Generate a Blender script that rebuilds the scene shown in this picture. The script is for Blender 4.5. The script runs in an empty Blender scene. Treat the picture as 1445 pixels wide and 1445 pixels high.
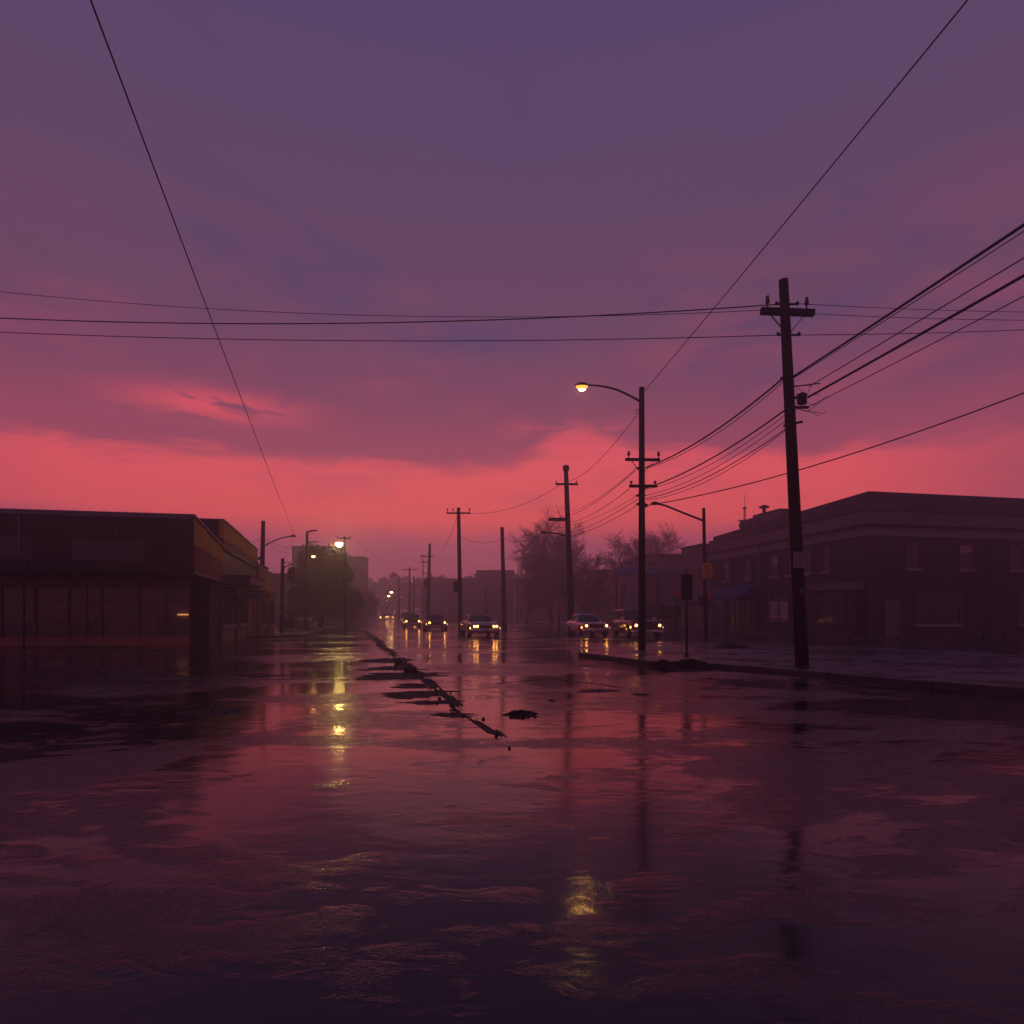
import bpy, bmesh, math, random
from mathutils import Vector, Matrix
rnd = random.Random(7)
R = math.radians
S = bpy.context.scene
COL = S.collection

# ------------------------------------------------------------------ camera
F, HY, CX, CAMH = 900.0, 867.0, 722.5, 1.4          # focal length and horizon on a 1445 px frame, eye height
cam_d = bpy.data.cameras.new("camera")
cam_d.sensor_width = 36.0
cam_d.lens = 36.0 * F / 1445.0
cam_d.shift_y = (HY - 722.5) / 1445.0
cam_d.clip_start, cam_d.clip_end = 0.1, 3000
cam = bpy.data.objects.new("camera", cam_d)
COL.objects.link(cam)
cam.location = (0, 0, CAMH)
cam.rotation_euler = (R(90), 0, 0)
S.camera = cam

# ------------------------------------------------------------------ render settings
S.view_settings.view_transform = 'Standard'
S.view_settings.look = 'None'
S.view_settings.exposure = 0.0
S.view_settings.gamma = 1.0
cy = S.cycles
cy.max_bounces = 6
cy.diffuse_bounces = 2
cy.glossy_bounces = 3
cy.transmission_bounces = 4
cy.transparent_max_bounces = 8
cy.volume_bounces = 2
cy.sample_clamp_indirect = 4.0
cy.use_denoising = True
cy.use_light_tree = True

def lin(r, g, b):
    def f(c):
        c /= 255.0
        return c / 12.92 if c <= 0.04045 else ((c + 0.055) / 1.055) ** 2.4
    return (f(r), f(g), f(b), 1.0)

# ------------------------------------------------------------------ world: dusk cloud deck over a coral afterglow
W = bpy.data.worlds.new("World")
S.world = W
W.use_nodes = True
wt = W.node_tree
wt.nodes.clear()

class NT:
    """small helper around a node tree"""
    def __init__(s, t): s.t = t
    def n(s, typ, **kw):
        o = s.t.nodes.new(typ)
        for k, v in kw.items(): setattr(o, k, v)
        return o
    def put(s, sock, v):
        if hasattr(v, 'is_output') or hasattr(v, 'links'): s.t.links.new(v, sock)
        else: sock.default_value = v
    def m(s, op, a, b=0.0, c=0.0, clamp=False):
        o = s.n('ShaderNodeMath', operation=op); o.use_clamp = clamp
        s.put(o.inputs[0], a); s.put(o.inputs[1], b); s.put(o.inputs[2], c)
        return o.outputs[0]
    def ss(s, x, lo, hi, a=0.0, b=1.0):
        o = s.n('ShaderNodeMapRange'); o.interpolation_type = 'SMOOTHSTEP'
        s.put(o.inputs[0], x); s.put(o.inputs[1], lo); s.put(o.inputs[2], hi); s.put(o.inputs[3], a); s.put(o.inputs[4], b)
        return o.outputs[0]
    def gauss(s, x, c, w):
        d = s.m('DIVIDE', s.m('SUBTRACT', x, c), w)
        return s.m('POWER', 2.71828, s.m('MULTIPLY', s.m('MULTIPLY', d, d), -1.0))
    def noise(s, vec, scale, detail=4, rough=0.55, dist=0.0):
        o = s.n('ShaderNodeTexNoise')
        if vec is not None: s.put(o.inputs['Vector'], vec)
        o.inputs['Scale'].default_value = scale; o.inputs['Detail'].default_value = detail
        o.inputs['Roughness'].default_value = rough; o.inputs['Distortion'].default_value = dist
        return o.outputs[0]
    def mix(s, f, a, b, blend='MIX'):
        o = s.n('ShaderNodeMix', data_type='RGBA', blend_type=blend)
        s.put(o.inputs[0], f); s.put(o.inputs[6], a); s.put(o.inputs[7], b)
        return o.outputs[2]
    def ramp(s, f, stops, interp='LINEAR'):
        o = s.n('ShaderNodeValToRGB'); cr = o.color_ramp; cr.interpolation = interp
        while len(cr.elements) > 1: cr.elements.remove(cr.elements[-1])
        cr.elements[0].position = stops[0][0]; cr.elements[0].color = stops[0][1]
        for p, c in stops[1:]:
            e = cr.elements.new(p); e.color = c
        s.put(o.inputs[0], f)
        return o.outputs[0]
    def comb(s, x, y, z):
        o = s.n('ShaderNodeCombineXYZ')
        s.put(o.inputs[0], x); s.put(o.inputs[1], y); s.put(o.inputs[2], z)
        return o.outputs[0]

w = NT(wt)
tc = w.n('ShaderNodeTexCoord')
sep = w.n('ShaderNodeSeparateXYZ')
wt.links.new(tc.outputs['Generated'], sep.inputs[0])
dx, dy, dz = sep.outputs
el = w.m('MULTIPLY', w.m('ARCSINE', dz), 57.2958)
az = w.m('MULTIPLY', w.m('ARCTAN2', dx, dy), 57.2958)
zz = w.m('ADD', w.m('MAXIMUM', dz, 0.0), 0.10)
cp = w.comb(w.m('DIVIDE', dx, zz), w.m('DIVIDE', dy, zz), 0.3)              # cloud deck overhead
n_big = w.noise(cp, 0.55, 4, 0.5, 0.4)
n_mid = w.noise(cp, 1.7, 8, 0.6, 0.6)
n_fin = w.noise(w.comb(w.m('MULTIPLY', az, 0.10), w.m('MULTIPLY', el, 0.38), 1.7), 1.0, 6, 0.58, 0.8)
n_fin2 = w.noise(w.comb(w.m('MULTIPLY', az, 0.07), w.m('MULTIPLY', el, 0.30), 5.1), 1.0, 6, 0.55, 0.5)
e_n = w.m('DIVIDE', el, 90.0, clamp=True)
SKY_CLOUD = [(0.0, lin(172, 82, 112)), (0.07, lin(170, 78, 106)), (0.105, lin(166, 74, 98)), (0.15, lin(158, 73, 97)),
             (0.20, lin(128, 69, 96)), (0.27, lin(106, 69, 97)), (0.36, lin(97, 69, 101)),
             (0.5, lin(86, 69, 108)), (0.75, lin(66, 64, 106)), (1.0, lin(58, 60, 102))]
cloud = w.ramp(e_n, SKY_CLOUD)
# darker slate patches and slightly lit patches in the deck
dark_f = w.m('MULTIPLY', w.ss(n_mid, 0.50, 0.70), w.ss(el, 14, 24))
cloud = w.mix(w.m('MULTIPLY', dark_f, 0.72), cloud, lin(88, 66, 104))
lit_f = w.m('MULTIPLY', w.ss(n_fin2, 0.48, 0.72), w.ss(el, 34, 16))
cloud = w.mix(w.m('MULTIPLY', lit_f, 0.55), cloud, lin(156, 74, 98))
slate = w.m('MULTIPLY', w.gauss(az, -3.0, 8.0), w.gauss(el, 23.2, 1.5))
slate = w.m('MULTIPLY', slate, w.ss(n_fin, 0.36, 0.56))
cloud = w.mix(w.m('MULTIPLY', slate, 0.75), cloud, lin(86, 66, 106))
# the clear coral strip below the deck
jit = w.m('MULTIPLY', w.m('SUBTRACT', n_fin, 0.5), 4.5)
edge = w.m('ADD', 12.6, w.m('MULTIPLY', w.gauss(az, 6.0, 4.2), 3.2))
edge = w.m('ADD', edge, w.m('MULTIPLY', w.gauss(az, 18.0, 7.0), 0.9))
edge = w.m('SUBTRACT', edge, w.m('MULTIPLY', w.gauss(az, 25.0, 2.5), 0.9))
up = w.ss(w.m('SUBTRACT', w.m('ADD', el, jit), edge), -0.7, 1.1, 1.0, 0.0)
low = w.ss(w.m('ADD', el, w.m('MULTIPLY', w.m('SUBTRACT', n_fin2, 0.5), 3.0)), 5.6, 8.4)
band = w.m('MULTIPLY', up, low)
band = w.m('MULTIPLY', band, w.ss(n_fin2, 0.66, 0.5, 0.72, 1.0))
st = w.m('MULTIPLY', w.gauss(az, -25.0, 6.0), w.gauss(w.m('ADD', el, w.m('MULTIPLY', jit, 0.35)), 16.6, 1.15))
st = w.m('MULTIPLY', st, w.ss(n_fin, 0.36, 0.48))
band = w.m('MAXIMUM', band, w.m('MULTIPLY', st, 1.0))
pk = w.m('MULTIPLY', w.gauss(az, 5.0, 5.0), w.gauss(el, 15.4, 1.5))
pk = w.m('MULTIPLY', pk, w.ss(n_fin, 0.46, 0.60))
band = w.m('MAXIMUM', band, w.m('MULTIPLY', pk, 0.8))
back = w.m('MULTIPLY', w.ss(az, 26, 42, 1.0, 0.25), w.ss(az, -52, -32, 0.25, 1.0))                                                  # glow dimmed in the unseen side sky, so the haze there catches less coral
coral = w.ramp(e_n, [(0.05, lin(206, 80, 96)), (0.095, lin(232, 88, 92)), (0.15, lin(230, 88, 98)), (0.21, lin(212, 82, 100))])
sky_c = w.mix(w.m('MULTIPLY', band, back), cloud, coral)
bg = w.n('ShaderNodeBackground')
wt.links.new(sky_c, bg.inputs[0]); bg.inputs[1].default_value = 1.0
SUN_EL, SUN_AZ = R(1.0), R(-6.0)
skyt = w.n('ShaderNodeTexSky', sky_type='NISHITA')
skyt.sun_disc = False; skyt.sun_elevation = SUN_EL; skyt.sun_rotation = SUN_AZ
bg2 = w.n('ShaderNodeBackground')
wt.links.new(skyt.outputs[0], bg2.inputs[0]); bg2.inputs[1].default_value = 0.004
addw = w.n('ShaderNodeAddShader')
wt.links.new(bg.outputs[0], addw.inputs[0]); wt.links.new(bg2.outputs[0], addw.inputs[1])
wout = w.n('ShaderNodeOutputWorld')
wt.links.new(addw.outputs[0], wout.inputs[0])

# the sun has just gone: only a weak, wide afterglow
sd = bpy.data.lights.new("sun", 'SUN')
sd.energy = 0.02; sd.angle = R(22); sd.color = (1.0, 0.42, 0.36)
so = bpy.data.objects.new("sun", sd); COL.objects.link(so)
so.rotation_euler = Vector((math.sin(R(-6)) * math.cos(R(9)), math.cos(R(-6)) * math.cos(R(9)), math.sin(R(9)))).to_track_quat('Z', 'Y').to_euler()

# ------------------------------------------------------------------ materials
MATS = {}
def mat(name, col, rough=0.6, metal=0.0, vary=0.25, scale=3.0, bump=0.0, bscale=30.0, coat=0.0, spec=0.5):
    m_ = bpy.data.materials.new(name); m_.use_nodes = True
    t = NT(m_.node_tree)
    b = m_.node_tree.nodes['Principled BSDF']
    co = t.n('ShaderNodeTexCoord').outputs['Object']
    nz = t.noise(co, scale, 5, 0.6, 0.3)
    c = (*col, 1.0)
    d = tuple(x * (1 - vary) for x in col) + (1.0,)
    u = tuple(min(1, x * (1 + vary)) for x in col) + (1.0,)
    m_.node_tree.links.new(t.ramp(nz, [(0.3, d), (0.5, c), (0.7, u)]), b.inputs['Base Color'])
    m_.node_tree.links.new(t.ss(nz, 0.3, 0.7, max(0.02, rough - 0.1), min(1, rough + 0.1)), b.inputs['Roughness'])
    b.inputs['Metallic'].default_value = metal
    b.inputs['Specular IOR Level'].default_value = spec
    b.inputs['Coat Weight'].default_value = coat
    b.inputs['Coat Roughness'].default_value = 0.12
    if bump:
        bn = t.n('ShaderNodeBump'); bn.inputs['Strength'].default_value = bump; bn.inputs['Distance'].default_value = 0.02
        m_.node_tree.links.new(t.noise(co, bscale, 4, 0.6), bn.inputs['Height'])
        m_.node_tree.links.new(bn.outputs[0], b.inputs['Normal'])
    MATS[name] = m_
    return m_

def emit(name, col, strength):
    m_ = bpy.data.materials.new(name); m_.use_nodes = True
    b = m_.node_tree.nodes['Principled BSDF']
    b.inputs['Base Color'].default_value = (0.8, 0.75, 0.6, 1)
    b.inputs['Emission Color'].default_value = (*col, 1)
    b.inputs['Emission Strength'].default_value = strength
    b.inputs['Roughness'].default_value = 0.3
    MATS[name] = m_
    return m_

def brick(name, c1, c2, mortar, bw=0.22, bh=0.075):
    m_ = bpy.data.materials.new(name); m_.use_nodes = True
    t = NT(m_.node_tree); b = m_.node_tree.nodes['Principled BSDF']
    co = t.n('ShaderNodeTexCoord').outputs['Object']
    sp = t.n('ShaderNodeSeparateXYZ'); m_.node_tree.links.new(co, sp.inputs[0])
    v = t.comb(t.m('ADD', sp.outputs[0], sp.outputs[1]), sp.outputs[2], 0.0)
    bt = t.n('ShaderNodeTexBrick')
    m_.node_tree.links.new(v, bt.inputs['Vector'])
    bt.inputs['Color1'].default_value = (*c1, 1); bt.inputs['Color2'].default_value = (*c2, 1); bt.inputs['Mortar'].default_value = (*mortar, 1)
    bt.inputs['Scale'].default_value = 1.0; bt.inputs['Mortar Size'].default_value = 0.008
    bt.inputs['Brick Width'].default_value = bw; bt.inputs['Row Height'].default_value = bh
    nz = t.noise(co, 0.8, 5, 0.6)
    m_.node_tree.links.new(t.mix(t.ss(nz, 0.35, 0.7, 0.0, 0.5), bt.outputs[0], (c1[0] * 0.5, c1[1] * 0.5, c1[2] * 0.55, 1)), b.inputs['Base Color'])
    b.inputs['Roughness'].default_value = 0.75
    bn = t.n('ShaderNodeBump'); bn.inputs['Strength'].default_value = 0.5; bn.inputs['Distance'].default_value = 0.01
    m_.node_tree.links.new(bt.outputs['Fac'], bn.inputs['Height']); bn.invert = True
    m_.node_tree.links.new(bn.outputs[0], b.inputs['Normal'])
    MATS[name] = m_
    return m_

mat('wood', (0.016, 0.013, 0.012), 0.85, 0, 0.4, 2.0, 0.6, 14, spec=0.15)
mat('steel', (0.02, 0.02, 0.022), 0.5, 0.5, 0.3, 4.0, spec=0.25)
mat('galv', (0.12, 0.12, 0.125), 0.45, 0.7, 0.2, 4.0)
mat('cable', (0.012, 0.011, 0.012), 0.6, 0, 0.1, 5.0)
mat('ceramic', (0.06, 0.045, 0.04), 0.3, 0, 0.2, 10.0)
mat('concrete', (0.16, 0.15, 0.15), 0.55, 0, 0.3, 1.5, 0.4, 12)
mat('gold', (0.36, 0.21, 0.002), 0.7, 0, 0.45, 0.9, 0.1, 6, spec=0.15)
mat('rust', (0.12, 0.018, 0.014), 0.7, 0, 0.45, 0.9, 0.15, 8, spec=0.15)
mat('corrugated', (0.13, 0.10, 0.11), 0.5, 0.3, 0.2, 1.2)
mat('stucco', (0.26, 0.15, 0.10), 0.8, 0, 0.3, 1.3, 0.4, 18)
mat('plaster', (0.15, 0.12, 0.14), 0.85, 0, 0.25, 0.8, 0.3, 10)
mat('grime', (0.05, 0.045, 0.045), 0.7, 0, 0.4, 1.0, 0.3, 10)
mat('blackpaint', (0.010, 0.010, 0.011), 0.55, 0, 0.2, 2.0, spec=0.2)
mat('trim', (0.15, 0.13, 0.14), 0.6, 0, 0.2, 2.0)
mat('sill', (0.24, 0.21, 0.23), 0.6, 0, 0.2, 3.0)
mat('signwhite', (0.22, 0.22, 0.26), 0.45, 0, 0.12, 3.0)
mat('signgrey', (0.015, 0.022, 0.022), 0.7, 0.0, 0.2, 3.0, spec=0.15)
mat('signyellow', (0.55, 0.32, 0.01), 0.45, 0, 0.1, 3.0)
mat('signred', (0.45, 0.03, 0.04), 0.45, 0, 0.1, 3.0)
mat('signblue', (0.05, 0.12, 0.30), 0.5, 0, 0.15, 2.0)
mat('awning', (0.025, 0.045, 0.13), 0.75, 0, 0.25, 1.5, 0.2, 10)
mat('ink', (0.02, 0.02, 0.03), 0.6, 0, 0.1, 3.0)
mat('glass', (0.012, 0.013, 0.016), 0.08, 0, 0.2, 0.7)
mat('winframe', (0.10, 0.085, 0.085), 0.5, 0, 0.2, 2.0)
mat('curtain', (0.36, 0.26, 0.30), 0.9, 0, 0.2, 2.0)
mat('redwall', (0.24, 0.07, 0.055), 0.8, 0, 0.3, 1.0, 0.3, 10)
mat('farwall', (0.10, 0.08, 0.10), 0.85, 0, 0.25, 0.3)
mat('farwall_light', (0.13, 0.11, 0.125), 0.85, 0, 0.25, 0.3)
mat('roofing', (0.05, 0.045, 0.05), 0.8, 0, 0.3, 0.5)
mat('silver', (0.46, 0.45, 0.47), 0.28, 0.75, 0.1, 1.0, coat=0.6)
mat('beige', (0.42, 0.38, 0.36), 0.30, 0.5, 0.1, 1.0, coat=0.6)
mat('charcoal', (0.06, 0.058, 0.062), 0.30, 0.5, 0.15, 1.0, coat=0.6)
mat('maroon', (0.12, 0.03, 0.035), 0.30, 0.4, 0.15, 1.0, coat=0.6)
mat('carglass', (0.02, 0.022, 0.028), 0.06, 0, 0.1, 0.6)
mat('rubber', (0.014, 0.014, 0.014), 0.75, 0, 0.2, 6.0)
mat('chrome', (0.62, 0.6, 0.6), 0.16, 1.0, 0.05, 3.0)
mat('grille', (0.03, 0.03, 0.03), 0.4, 0.6, 0.2, 8.0)
mat('bark', (0.045, 0.032, 0.030), 0.85, 0, 0.4, 3.0, 0.5, 14)
mat('twig', (0.040, 0.028, 0.030), 0.85, 0, 0.3, 3.0)
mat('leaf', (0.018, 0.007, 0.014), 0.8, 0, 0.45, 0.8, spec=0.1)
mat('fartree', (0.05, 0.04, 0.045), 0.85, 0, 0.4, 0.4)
mat('dirt', (0.018, 0.014, 0.014), 0.75, 0, 0.5, 5.0, 0.9, 18, spec=0.3)
mat('stone', (0.045, 0.04, 0.042), 0.6, 0, 0.4, 6.0, 0.6, 16)
mat('grassblade', (0.030, 0.040, 0.018), 0.6, 0, 0.4, 3.0)
mat('binmetal', (0.06, 0.065, 0.07), 0.5, 0.2, 0.3, 1.5)
mat('binpaint', (0.16, 0.12, 0.15), 0.55, 0.1, 0.3, 1.5)
mat('lampshell', (0.05, 0.05, 0.052), 0.4, 0.5, 0.2, 4.0)
mat('lensoff', (0.16, 0.14, 0.13), 0.25, 0, 0.1, 4.0)
mat('amberlens', (0.4, 0.14, 0.01), 0.2, 0, 0.1, 4.0)
mat('redlens', (0.3, 0.01, 0.01), 0.2, 0, 0.1, 4.0)
mat('greenlens', (0.01, 0.1, 0.05), 0.2, 0, 0.1, 4.0)
brick('brickdark', (0.06, 0.028, 0.026), (0.05, 0.026, 0.025), (0.06, 0.05, 0.05))
brick('brickbrown', (0.050, 0.030, 0.032), (0.040, 0.026, 0.028), (0.05, 0.045, 0.048))
emit('head_on', (1.0, 0.36, 0.06), 40)
emit('glow_amber', (1.0, 0.33, 0.05), 2.2)
emit('head_far', (1.0, 0.40, 0.08), 110)
emit('marker_on', (1.0, 0.36, 0.06), 7)
emit('tail_on', (1.0, 0.08, 0.05), 7)
emit('sodium_on', (1.0, 0.46, 0.10), 170)
emit('sodium_rim', (1.0, 0.30, 0.04), 2.4)
emit('mercury_rim', (1.0, 0.68, 0.16), 150)
emit('mercury_on', (1.0, 0.70, 0.20), 420)
emit('far_on', (1.0, 0.50, 0.16), 60)
emit('reflection_glow', (1.0, 0.42, 0.10), 1.0)  # stands in for headlamps mirrored in the shop glass
# ------------------------------------------------------------------ building blocks
class MB:
    """collects shapes into one mesh"""
    def __init__(s): s.v = []; s.f = []; s.sm = []
    def add(s, vs, fs, smooth=False):
        o = len(s.v); s.v += [Vector(p) for p in vs]
        s.f += [tuple(i + o for i in f) for f in fs]; s.sm += [smooth] * len(fs)
        return s
    def box(s, x0, x1, y0, y1, z0, z1):
        return s.add([(x0, y0, z0), (x1, y0, z0), (x1, y1, z0), (x0, y1, z0), (x0, y0, z1), (x1, y0, z1), (x1, y1, z1), (x0, y1, z1)],
                     [(0, 3, 2, 1), (4, 5, 6, 7), (0, 1, 5, 4), (1, 2, 6, 5), (2, 3, 7, 6), (3, 0, 4, 7)])
    def hexa(s, p):      # 8 points: bottom ring then top ring
        return s.add(p, [(0, 3, 2, 1), (4, 5, 6, 7), (0, 1, 5, 4), (1, 2, 6, 5), (2, 3, 7, 6), (3, 0, 4, 7)])
    def quad(s, a, b, c, d): return s.add([a, b, c, d], [(0, 1, 2, 3)])
    def beam(s, a, b, w_, h_):
        a, b = Vector(a), Vector(b); d = (b - a).normalized()
        up_ = Vector((0, 0, 1)) if abs(d.z) < 0.95 else Vector((1, 0, 0))
        x = d.cross(up_).normalized() * w_ / 2; y = x.cross(d).normalized() * h_ / 2
        return s.hexa([a - x - y, a + x - y, a + x + y, a - x + y, b - x - y, b + x - y, b + x + y, b - x + y])
    def tube(s, pts, rad, n=8, caps=True, smooth=True):
        pts = [Vector(p) for p in pts]; k = len(pts)
        rad = [rad] * k if not hasattr(rad, '__len__') else rad
        vs = []; ref = None
        for i, p in enumerate(pts):
            d = (pts[min(i + 1, k - 1)] - pts[max(i - 1, 0)])
            d = d.normalized() if d.length > 1e-9 else Vector((0, 0, 1))
            if ref is None: ref = Vector((0, 0, 1)) if abs(d.z) < 0.9 else Vector((1, 0, 0))
            x = d.cross(ref)
            x = x.normalized() if x.length > 1e-6 else d.orthogonal().normalized()
            y = x.cross(d).normalized(); ref = y
            for j in range(n):
                a = 2 * math.pi * j / n
                vs.append(p + (x * math.cos(a) + y * math.sin(a)) * rad[i])
        fs = []
        for i in range(k - 1):
            for j in range(n):
                j2 = (j + 1) % n
                fs.append((i * n + j, i * n + j2, (i + 1) * n + j2, (i + 1) * n + j))
        o = len(s.v); s.add(vs, fs, smooth)
        if caps:
            s.f += [tuple(o + j for j in range(n))[::-1], tuple(o + (k - 1) * n + j for j in range(n))]; s.sm += [False, False]
        return s
    def lathe(s, prof, c=(0, 0, 0), n=16, M=None):
        """prof: (r, z) list, turned about z then moved by M"""
        M = M or Matrix.Translation(c); vs = []; fs = []
        for r_, z_ in prof:
            for j in range(n):
                a = 2 * math.pi * j / n
                vs.append(M @ Vector((r_ * math.cos(a), r_ * math.sin(a), z_)))
        for i in range(len(prof) - 1):
            for j in range(n):
                j2 = (j + 1) % n
                fs.append((i * n + j, i * n + j2, (i + 1) * n + j2, (i + 1) * n + j))
        k = len(prof)
        s.add(vs, fs, True)
        o = len(s.v) - len(vs)
        s.f += [tuple(o + j for j in range(n))[::-1], tuple(o + (k - 1) * n + j for j in range(n))]; s.sm += [False, False]
        return s
    def prism(s, poly, z0, z1):
        n = len(poly)
        vs = [(x, y, z0) for x, y in poly] + [(x, y, z1) for x, y in poly]
        fs = [tuple(range(n))[::-1], tuple(range(n, 2 * n))] + [(i, (i + 1) % n, n + (i + 1) % n, n + i) for i in range(n)]
        return s.add(vs, fs)
    def build(s, name, m_, parent=None, bevel=0.0, loc=None):
        me = bpy.data.meshes.new(name)
        me.from_pydata([tuple(p) for p in s.v], [], s.f)
        me.polygons.foreach_set('use_smooth', s.sm)
        me.materials.append(MATS[m_]); me.update()
        bm = bmesh.new(); bm.from_mesh(me)
        bmesh.ops.recalc_face_normals(bm, faces=bm.faces)
        bm.to_mesh(me); bm.free()
        o = bpy.data.objects.new(name, me); COL.objects.link(o)
        if bevel:
            bv = o.modifiers.new('bevel', 'BEVEL'); bv.width = bevel; bv.segments = 2; bv.limit_method = 'ANGLE'; bv.angle_limit = R(40)
        if parent: o.parent = parent
        if loc is not None: o.location = loc
        return o

def tag(o, label=None, cat=None, group=None, kind=None):
    if label: o['label'] = label
    if cat: o['category'] = cat
    if group: o['group'] = group
    if kind: o['kind'] = kind
    return o

def thing(name, label, cat, loc=(0, 0, 0), rz=0.0, group=None):
    o = bpy.data.objects.new(name, None); COL.objects.link(o)
    o.empty_display_size = 0.3
    o.location = loc; o.rotation_euler = (0, 0, rz)
    return tag(o, label, cat, group)

SA = math.atan2(0.213, 1.0)                       # the street runs this far to the left of the view
CS, SN = math.cos(SA), math.sin(SA)
def gx(px, Y): return (px - CX) / F * Y           # lateral metres of an image column at depth Y
def at(px, py, Y): return Vector((gx(px, Y), Y, CAMH - (py - HY) / F * Y))
def zz_(py, Y): return CAMH - (py - HY) / F * Y
def uv(u, v, z=0.0): return Vector((u * CS - v * SN, u * SN + v * CS, z))    # street frame -> world

# ------------------------------------------------------------------ setting: wet asphalt sheet
def road_mat():
    m_ = bpy.data.materials.new('wet_asphalt'); m_.use_nodes = True
    t = NT(m_.node_tree); b = m_.node_tree.nodes['Principled BSDF']; L = m_.node_tree.links
    co = t.n('ShaderNodeTexCoord').outputs['Object']
    mp = t.n('ShaderNodeMapping'); L.new(co, mp.inputs[0]); mp.inputs['Scale'].default_value = (0.55, 1.0, 1.0)
    mv = mp.outputs[0]
    pud = t.noise(mv, 0.34, 5, 0.58, 0.6)
    pud2 = t.noise(mv, 1.3, 4, 0.6, 0.5)
    grain = t.noise(co, 95.0, 2, 0.6)
    agg = t.noise(co, 9.0, 5, 0.65)
    pud3 = t.noise(mv, 4.5, 5, 0.62, 0.8)
    p = t.m('ADD', t.m('ADD', t.m('MULTIPLY', pud, 0.60), t.m('MULTIPLY', pud2, 0.22)), t.m('MULTIPLY', pud3, 0.18))
    wet = t.ss(p, 0.462, 0.508)                              # 1 in standing water
    damp = t.ss(p, 0.40, 0.485)                              # soaked rim around the water
    # stones of the aggregate
    st_ = t.n('ShaderNodeTexVoronoi', feature='F1'); st_.inputs['Scale'].default_value = 85.0; L.new(co, st_.inputs['Vector'])
    stone = t.ss(st_.outputs['Distance'], 0.15, 0.55, 1.0, 0.0)
    # branching cracks, wider and narrower
    vo = t.n('ShaderNodeTexVoronoi', feature='DISTANCE_TO_EDGE'); vo.inputs['Scale'].default_value = 0.42
    wv = t.n('ShaderNodeVectorMath', operation='ADD')
    ns = t.n('ShaderNodeTexNoise'); ns.inputs['Scale'].default_value = 1.6; ns.inputs['Detail'].default_value = 6; L.new(co, ns.inputs['Vector'])
    L.new(co, wv.inputs[0]); L.new(ns.outputs['Color'], wv.inputs[1]); L.new(wv.outputs[0], vo.inputs['Vector'])
    crack = t.m('MULTIPLY', t.ss(vo.outputs['Distance'], 0.002, t.m('ADD', 0.003, t.m('MULTIPLY', pud2, 0.012)), 1.0, 0.0), t.ss(pud2, 0.42, 0.52))
    base = t.ramp(agg, [(0.3, (0.017, 0.016, 0.019, 1)), (0.5, (0.034, 0.032, 0.037, 1)), (0.75, (0.062, 0.058, 0.064, 1))])
    base = t.mix(t.m('MULTIPLY', stone, 0.35), base, (0.075, 0.072, 0.078, 1))
    base = t.mix(t.m('MULTIPLY', damp, 0.5), base, (0.016, 0.015, 0.018, 1))
    base = t.mix(t.m('MULTIPLY', wet, 0.6), base, (0.010, 0.0095, 0.012, 1))
    base = t.mix(t.m('MULTIPLY', crack, 0.7), base, (0.006, 0.006, 0.006, 1))
    L.new(base, b.inputs['Base Color'])
    ro = t.m('ADD', t.ss(p, 0.40, 0.487, 0.33, 0.19), t.m('MULTIPLY', t.m('SUBTRACT', agg, 0.5), 0.18))
    ro = t.m('ADD', t.m('MULTIPLY', ro, t.m('SUBTRACT', 1.0, wet)), t.m('MULTIPLY', wet, 0.105), clamp=True)
    L.new(ro, b.inputs['Roughness'])
    b.inputs['IOR'].default_value = 1.5
    hgt = t.m('ADD', t.m('ADD', t.m('MULTIPLY', agg, 0.7), t.m('MULTIPLY', grain, 0.35)), t.m('MULTIPLY', stone, 0.22))
    hgt = t.m('SUBTRACT', hgt, t.m('MULTIPLY', crack, 0.5))
    hgt = t.m('MULTIPLY', hgt, t.m('SUBTRACT', 1.0, t.m('MULTIPLY', wet, 0.93)))
    rip = t.noise(mv, 3.4, 3, 0.55, 0.4)
    hgt = t.m('ADD', hgt, t.m('MULTIPLY', rip, 1.15))
    bn = t.n('ShaderNodeBump'); bn.inputs['Strength'].default_value = 0.35; bn.inputs['Distance'].default_value = 0.012
    L.new(hgt, bn.inputs['Height']); L.new(bn.outputs[0], b.inputs['Normal'])
    MATS['wet_asphalt'] = m_
road_mat()

g = MB()
N = 40
def gridline(i): 
    t_ = (i / N) * 2 - 1
    return 330 * (abs(t_) ** 2.2) * (1 if t_ > 0 else -1)
vs = [(gridline(i), gridline(j), 0.0) for j in range(N + 1) for i in range(N + 1)]
fs = [(j * (N + 1) + i, j * (N + 1) + i + 1, (j + 1) * (N + 1) + i + 1, (j + 1) * (N + 1) + i) for j in range(N) for i in range(N)]
g.add(vs, fs)
road = g.build('road', 'wet_asphalt'); road['kind'] = 'structure'

def wet_conc():
    m_ = bpy.data.materials.new('wet_concrete'); m_.use_nodes = True
    t = NT(m_.node_tree); b = m_.node_tree.nodes['Principled BSDF']; L = m_.node_tree.links
    co = t.n('ShaderNodeTexCoord').outputs['Object']
    n1 = t.noise(co, 0.6, 5, 0.6, 0.4); n2 = t.noise(co, 12, 4, 0.6)
    L.new(t.ramp(t.m('ADD', t.m('MULTIPLY', n1, 0.7), t.m('MULTIPLY', n2, 0.3)), [(0.3, (0.035, 0.034, 0.037, 1)), (0.7, (0.085, 0.08, 0.085, 1))]), b.inputs['Base Color'])
    L.new(t.ss(n1, 0.4, 0.6, 0.45, 0.16), b.inputs['Roughness'])
    bn = t.n('ShaderNodeBump'); bn.inputs['Strength'].default_value = 0.4; bn.inputs['Distance'].default_value = 0.01
    L.new(n2, bn.inputs['Height']); L.new(bn.outputs[0], b.inputs['Normal'])
    MATS['wet_concrete'] = m_
wet_conc()

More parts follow.
